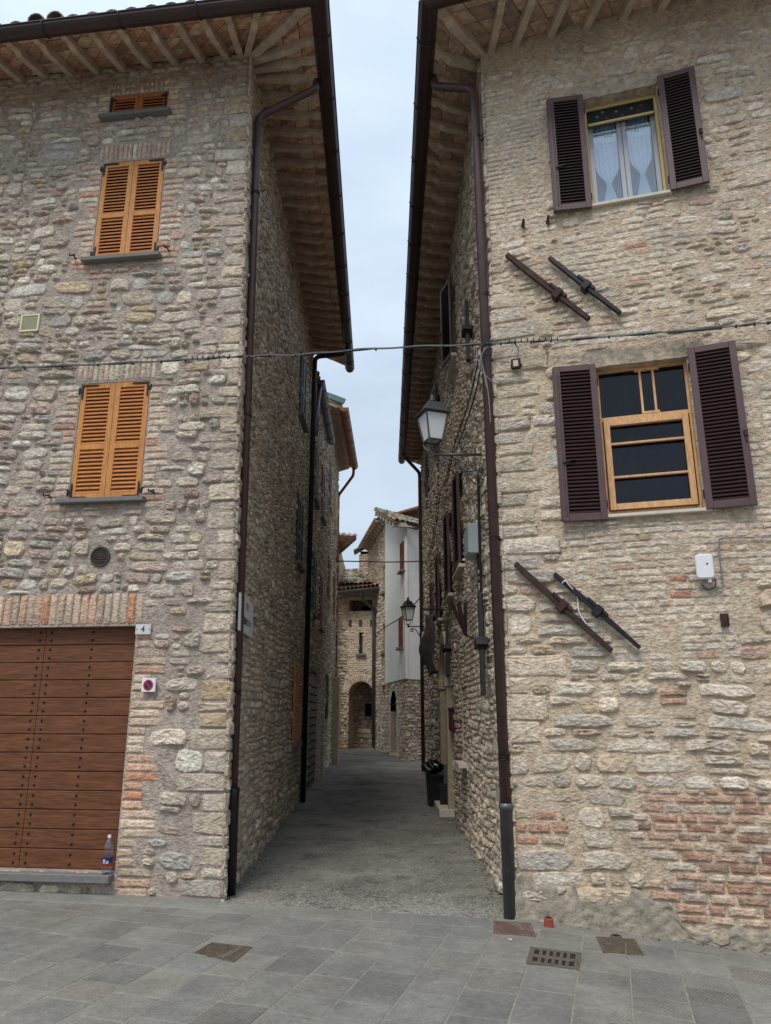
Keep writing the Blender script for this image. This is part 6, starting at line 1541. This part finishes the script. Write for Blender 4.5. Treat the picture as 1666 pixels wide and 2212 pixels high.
MB().prism(LF, [(uc_+dx+tk, zc_+dx-tk), (uc_+dx-tk, zc_+dx+tk), (uc_-dx-tk, zc_-dx+tk), (uc_-dx+tk, zc_-dx-tk)], .0518, .0535).build('red_bar', M_red, ns)
# marble street sign behind the left downpipe
sg = empty('street_sign', LS.P(.5, 2.5, 0), 'white marble street name plaque half hidden behind the left downpipe', 'street sign')
MB().fbox(LS, .14, .92, 2.42, 2.80, .035, .06).build('plaque', M_marble, sg, bev=.003)
text('VIA', LS, .53, 2.70, .061, .12, M_red, sg); text('S. SEBASTIANI', LS, .53, 2.54, .061, .105, M_black, sg, xs=.9)
vs = empty('street_sign', AB.P(ARC[1]-.45, zS-.05, 0), 'small pale street name plaque on the wall inside the far arch', 'street sign')
SGN = wr(AB, 764, 780, 1502, 1517); SU, SZ = (SGN[0]+SGN[1])/2, (SGN[2]+SGN[3])/2
MB().fbox(AB, *SGN, .04, .14).build('plaque', M_trav, vs)
text('VIA', AB, SU, SZ+.08, .142, .15, M_black, vs); text('TARSA', AB, SU, SZ-.08, .142, .15, M_black, vs, xs=.8)
# white antenna box with its cable
a, b, c, d = rect(RF, [(1498, 1203), (1542, 1253)])
ab = empty('wall_antenna', RF.P(a, c, .05), 'white rounded antenna box on the brick field of the right wall', 'antenna')
f_ = RF; rad = .03; pts = []
for (cx, cz, a0) in ((b-rad, d-rad, 0), (a+rad, d-rad, 90), (a+rad, c+rad, 180), (b-rad, c+rad, 270)):
    for i in range(6): t = R_(a0+90*i/5); pts.append((cx+rad*math.cos(t), cz+rad*math.sin(t)))
MB().prism(RF, pts, .05, .105).build('antenna_body', M_white, ab, bev=.01)
MB().fbox(RF, (a+b)/2-.05, (a+b)/2+.05, c+.05, d-.05, 0, .05).build('antenna_mount', M_galv, ab)
MB().lathe(RF.P((a+b)/2+.02, (c+d)/2+.02, .1055), [(.010, 0), (.009, .001)], 12, ax=Matrix(((RF.d[0], 0, RF.n[0]), (RF.d[1], 0, RF.n[1]), (0, 1, 0)))).build('antenna_dot', M_galv, ab)
MB().fbox(RF, a+.09, a+.115, c-.03, c+.002, .06, .085).build('cable_plug', M_white, ab)
P = [RF.P(*RF.uv(x, y, w=.03), .03) for x, y in ((1515, 1262), (1530, 1274), (1546, 1266), (1545, 1250))]
MB().tube(catmull(P, 6), .005, 5).build('cable', M_cable, ab, smooth=True)
P = [RF.P(*RF.uv(x, y, w=.03), .03) for x, y in ((1720, 1157), (1650, 1160), (1565, 1162), (1553, 1172), (1556, 1215), (1561, 1262), (1553, 1272), (1543, 1270))]
props(MB().tube(catmull(P, 6), .006, 5).build('wall_cable', M_cableg, None, smooth=True), 'thin grey cable running down the right wall beside the white antenna', 'cable')
# small black floodlight hanging under the cable
a, b, c, d = rect(RF, [(1106, 784), (1127, 802)])
fl = empty('floodlight', RF.P(a, c, .05), 'small square black floodlight hanging under the cable bundle', 'floodlight')
MB().fbox(RF, a, b, c, d, .05, .09).build('housing', M_black, fl, bev=.006); MB().fbox(RF, a+.022, b-.022, c+.02, d-.02, .089, .0925).build('lens', mat('led_lens', srgb(196, 168, 140), .4, var=.1, bump=0), fl)
MB().fbox(RF, a-.01, b+.01, (c+d)/2-.012, (c+d)/2+.012, 0, .05).build('bracket', M_black, fl)
MB().tube(catmull([RF.P(*RF.uv(x, y, w=.08), .08) for x, y in ((1112, 742), (1120, 755), (1118, 772), (1117, 786))], 6), .007, 6).build('cable', M_cableg, fl, smooth=True)
# hook by the right pipe
props(MB().tube(catmull([RF.P(*RF.uv(x, y, w=w_), w_) for x, y, w_ in ((1064, 755, 0.), (1058, 751, .05), (1048, 753, .08), (1046, 760, .09), (1052, 765, .08))], 6), .009, 6).build('wall_hook', M_galv, None, smooth=True), 'grey iron hook in the wall edge by the right downpipe', 'hook')
# ================================================================= THINGS IN THE PAVEMENT
def gp(x, y): p = ong(x, y); return np.array([p[0], p[1]])
def ground_quad(pts): return [gp(*p) for p in pts]
def bil(q, s, t): return (q[0]*(1-s)+q[1]*s)*(1-t)+(q[3]*(1-s)+q[2]*s)*t
def gpoint(p, dz): return (p[0], p[1], gz(p[0], p[1])+dz)
def gbox(m, q, s0, s1, t0, t1, z0, z1):
    c_ = [bil(q, s, t) for s, t in ((s0, t0), (s1, t0), (s1, t1), (s0, t1))]
    m.add([gpoint(p, z0) for p in c_]+[gpoint(p, z1) for p in c_], MB.BF); return m
def cover(pts, label, name='manhole_cover', m_=M_cover, nx=10, ny=10, cat='manhole cover', group=None, pat=True, plain=()):
    q = ground_quad(pts); c_ = bil(q, .5, .5); root = empty(name, gpoint(c_, 0), label, cat, group)
    m = MB()
    for r in ((0, 1, 0, .05), (0, 1, .95, 1), (0, .04, .05, .95), (.96, 1, .05, .95)): gbox(m, q, *r, -.01, .0085)
    m.build('cover_frame', m_, root); o = gbox(MB(), q, .05, .95, .06, .94, -.01, .0055).build('cover_plate', m_, root)
    m = MB()
    for i in range(nx):
        for j in range(ny):
            s0 = .07+.86*i/nx; t0 = .08+.84*j/ny; ds, dt = .86/nx, .84/ny
            if (i+j) % 2: gbox(m, q, s0+ds*.1, s0+ds*.9, t0+dt*.35, t0+dt*.65, .005, .0095)
            else: gbox(m, q, s0+ds*.35, s0+ds*.65, t0+dt*.1, t0+dt*.9, .005, .0095)
    if pat: m.build('raised_pattern', m_, root, kind='stuff')
    return root, q
cover([(419, 2060), (458, 2038), (545, 2048), (505, 2081)][::1], 'dark rectangular manhole cover in the paving on the left', group='metal covers set in the paving')
cover([(1288, 2025), (1372, 2031), (1392, 2066), (1303, 2059)], 'rusty square access cover beside the right wall', group='metal covers set in the paving')
cover([(1066, 1991), (1148, 1996), (1158, 2025), (1067, 2018)], 'reddish studded metal plate at the foot of the right downpipe', name='access_plate', m_=M_grate, nx=14, ny=8, cat='metal plate')
q = ground_quad([(1146, 2048), (1256, 2061), (1251, 2098), (1137, 2083)])
gr_ = empty('drain_grate', gpoint(bil(q, .5, .5), 0), 'iron drain grate with two rows of square holes', 'drain grate')
gbox(MB(), q, .01, .99, .02, .98, -.01, .0045).build('drain_pit', M_black, gr_)
m = MB(); cols = 6; xs_ = [0, .12]+[]; 
bars = [(0, .10)]; 
for i in range(cols-1):
    c_ = .10+.80*(i+1)/cols; bars.append((c_-.032, c_+.032))
bars.append((.90, 1))
for (s0, s1) in bars: gbox(m, q, s0, s1, 0, 1, .0, .0105)
for (t0, t1) in ((0, .12), (.44, .58), (.88, 1)):
    for (s0, s1) in zip([b_[1] for b_ in bars[:-1]], [b_[0] for b_ in bars[1:]]): gbox(m, q, s0, s1, t0, t1, .0, .0100)
m.build('grate_bars', M_cgrey, gr_)
m = MB()
for b_ in bars:
    for j in range(9): s = (b_[0]+b_[1])/2; gbox(m, q, s-.008, s+.008, .05+j*.11, .09+j*.11, .01, .013)
m.build('grate_studs', M_cgrey, gr_, kind='stuff')
# orange corrugated pipe end and the small round hole
p = gp(1186, 2003); o = empty('corrugated_pipe', gpoint(p, 0), 'orange corrugated plastic pipe stub rising by the right wall', 'pipe stub')
prof = []; 
for i in range(8): prof += [(.034, i*.010), (.040, i*.010+.003), (.040, i*.010+.006), (.034, i*.010+.009)]
MB().lathe(gpoint(p, -.01), prof, 18).build('pipe_wall', M_orp, o); MB().lathe(gpoint(p, .068), [(.028, 0), (.028, .005)], 12).build('pipe_mouth', M_black, o)
p = gp(1331, 2026); o = empty('pipe_socket', gpoint(p, 0), 'small round reddish pipe opening in the paving by the wall', 'pipe opening')
MB().lathe(gpoint(p, 0), [(.045, .0), (.045, .016), (.034, .018)], 18).build('socket_rim', M_grate, o); MB().lathe(gpoint(p, 0.0175), [(.033, 0), (.033, .0015)], 14).build('socket_hole', M_black, o)
p = gp(1098, 2033); P0 = Vector(gpoint(p, .012)); dd = Vector((.028, -.006, 0))
o = empty('cigarette_butt', P0, 'discarded cigarette butt beside the reddish plate', 'cigarette butt')
MB().tube([P0, P0+dd*.45], .005, 8).build('filter', M_cream, o, smooth=True); MB().tube([P0+dd*.45, P0+dd], .005, 8).build('paper', M_white, o, smooth=True)

# ================================================================= MOSS AND GRIT ALONG THE WALL FEET
M_moss = mat('moss', srgb(60, 62, 44), .95, var=.4, vs=30, bump=.6, bs=60)
M_grit = mat('loose_grit', srgb(150, 142, 130), .95, var=.35, vs=40, bump=.2)
def blobs(m, n, place, smin, smax, flat=.5):
    for _ in range(n):
        x, y, g_ = place(); s_ = rnd.uniform(smin, smax); V = []; k = 6
        for q, zz in ((1, 0), (.8, .5), (.3, 1)):
            for i in range(k):
                a = 2*math.pi*i/k+q; r = s_*q*rnd.uniform(.7, 1.25); V.append((x+r*math.cos(a), y+r*math.sin(a), g_-.004+zz*s_*flat))
        F = [(j*k+i, j*k+(i+1) % k, (j+1)*k+(i+1) % k, (j+1)*k+i) for j in range(2) for i in range(k)]+[tuple(2*k+i for i in range(k))]
        m.add(V, F)
def footL():
    y = PL[1]+rnd.random()**1.5*9+.1; x = LS.P(y-PL[1], 0, 0)[0]+.03+abs(rnd.gauss(0, .05)); return x, y, gz(x, y)-.01
def footR():
    y = PR[1]+rnd.random()**1.5*9+.1; x = PR[0]-.03-abs(rnd.gauss(0, .06)); return x, y, gz(x, y)-.01
def footF():
    u = rnd.uniform(.05, 5); p = RF.P(u, 0, .055+abs(rnd.gauss(0, .02))); return p[0], p[1], gz(p[0], p[1])
def footG():
    u = rnd.uniform(.0, 5); p = LF.P(u, 0, .02+abs(rnd.gauss(0, .02))); return p[0], p[1], gz(p[0], p[1])
m = MB(); blobs(m, 200, footL, .004, .016, .5); blobs(m, 260, footR, .004, .018, .5); blobs(m, 160, footF, .006, .02, .6); blobs(m, 90, footG, .006, .016, .6)
m.build('moss', M_moss, None, kind='stuff', label='dark moss in tufts along the feet of the walls')
def grit():
    t = rnd.random(); x = PL[0]+.05+(PR[0]-PL[0]-.1)*t; y = kerb_y(x)+.02+abs(rnd.gauss(0, .28)); return x, y, gz(x, y)-.012
m = MB(); blobs(m, 1500, grit, .003, .010, .7); m.build('loose_gravel', M_grit, None, kind='stuff', label='pale loose gravel scattered across the mouth of the alley')
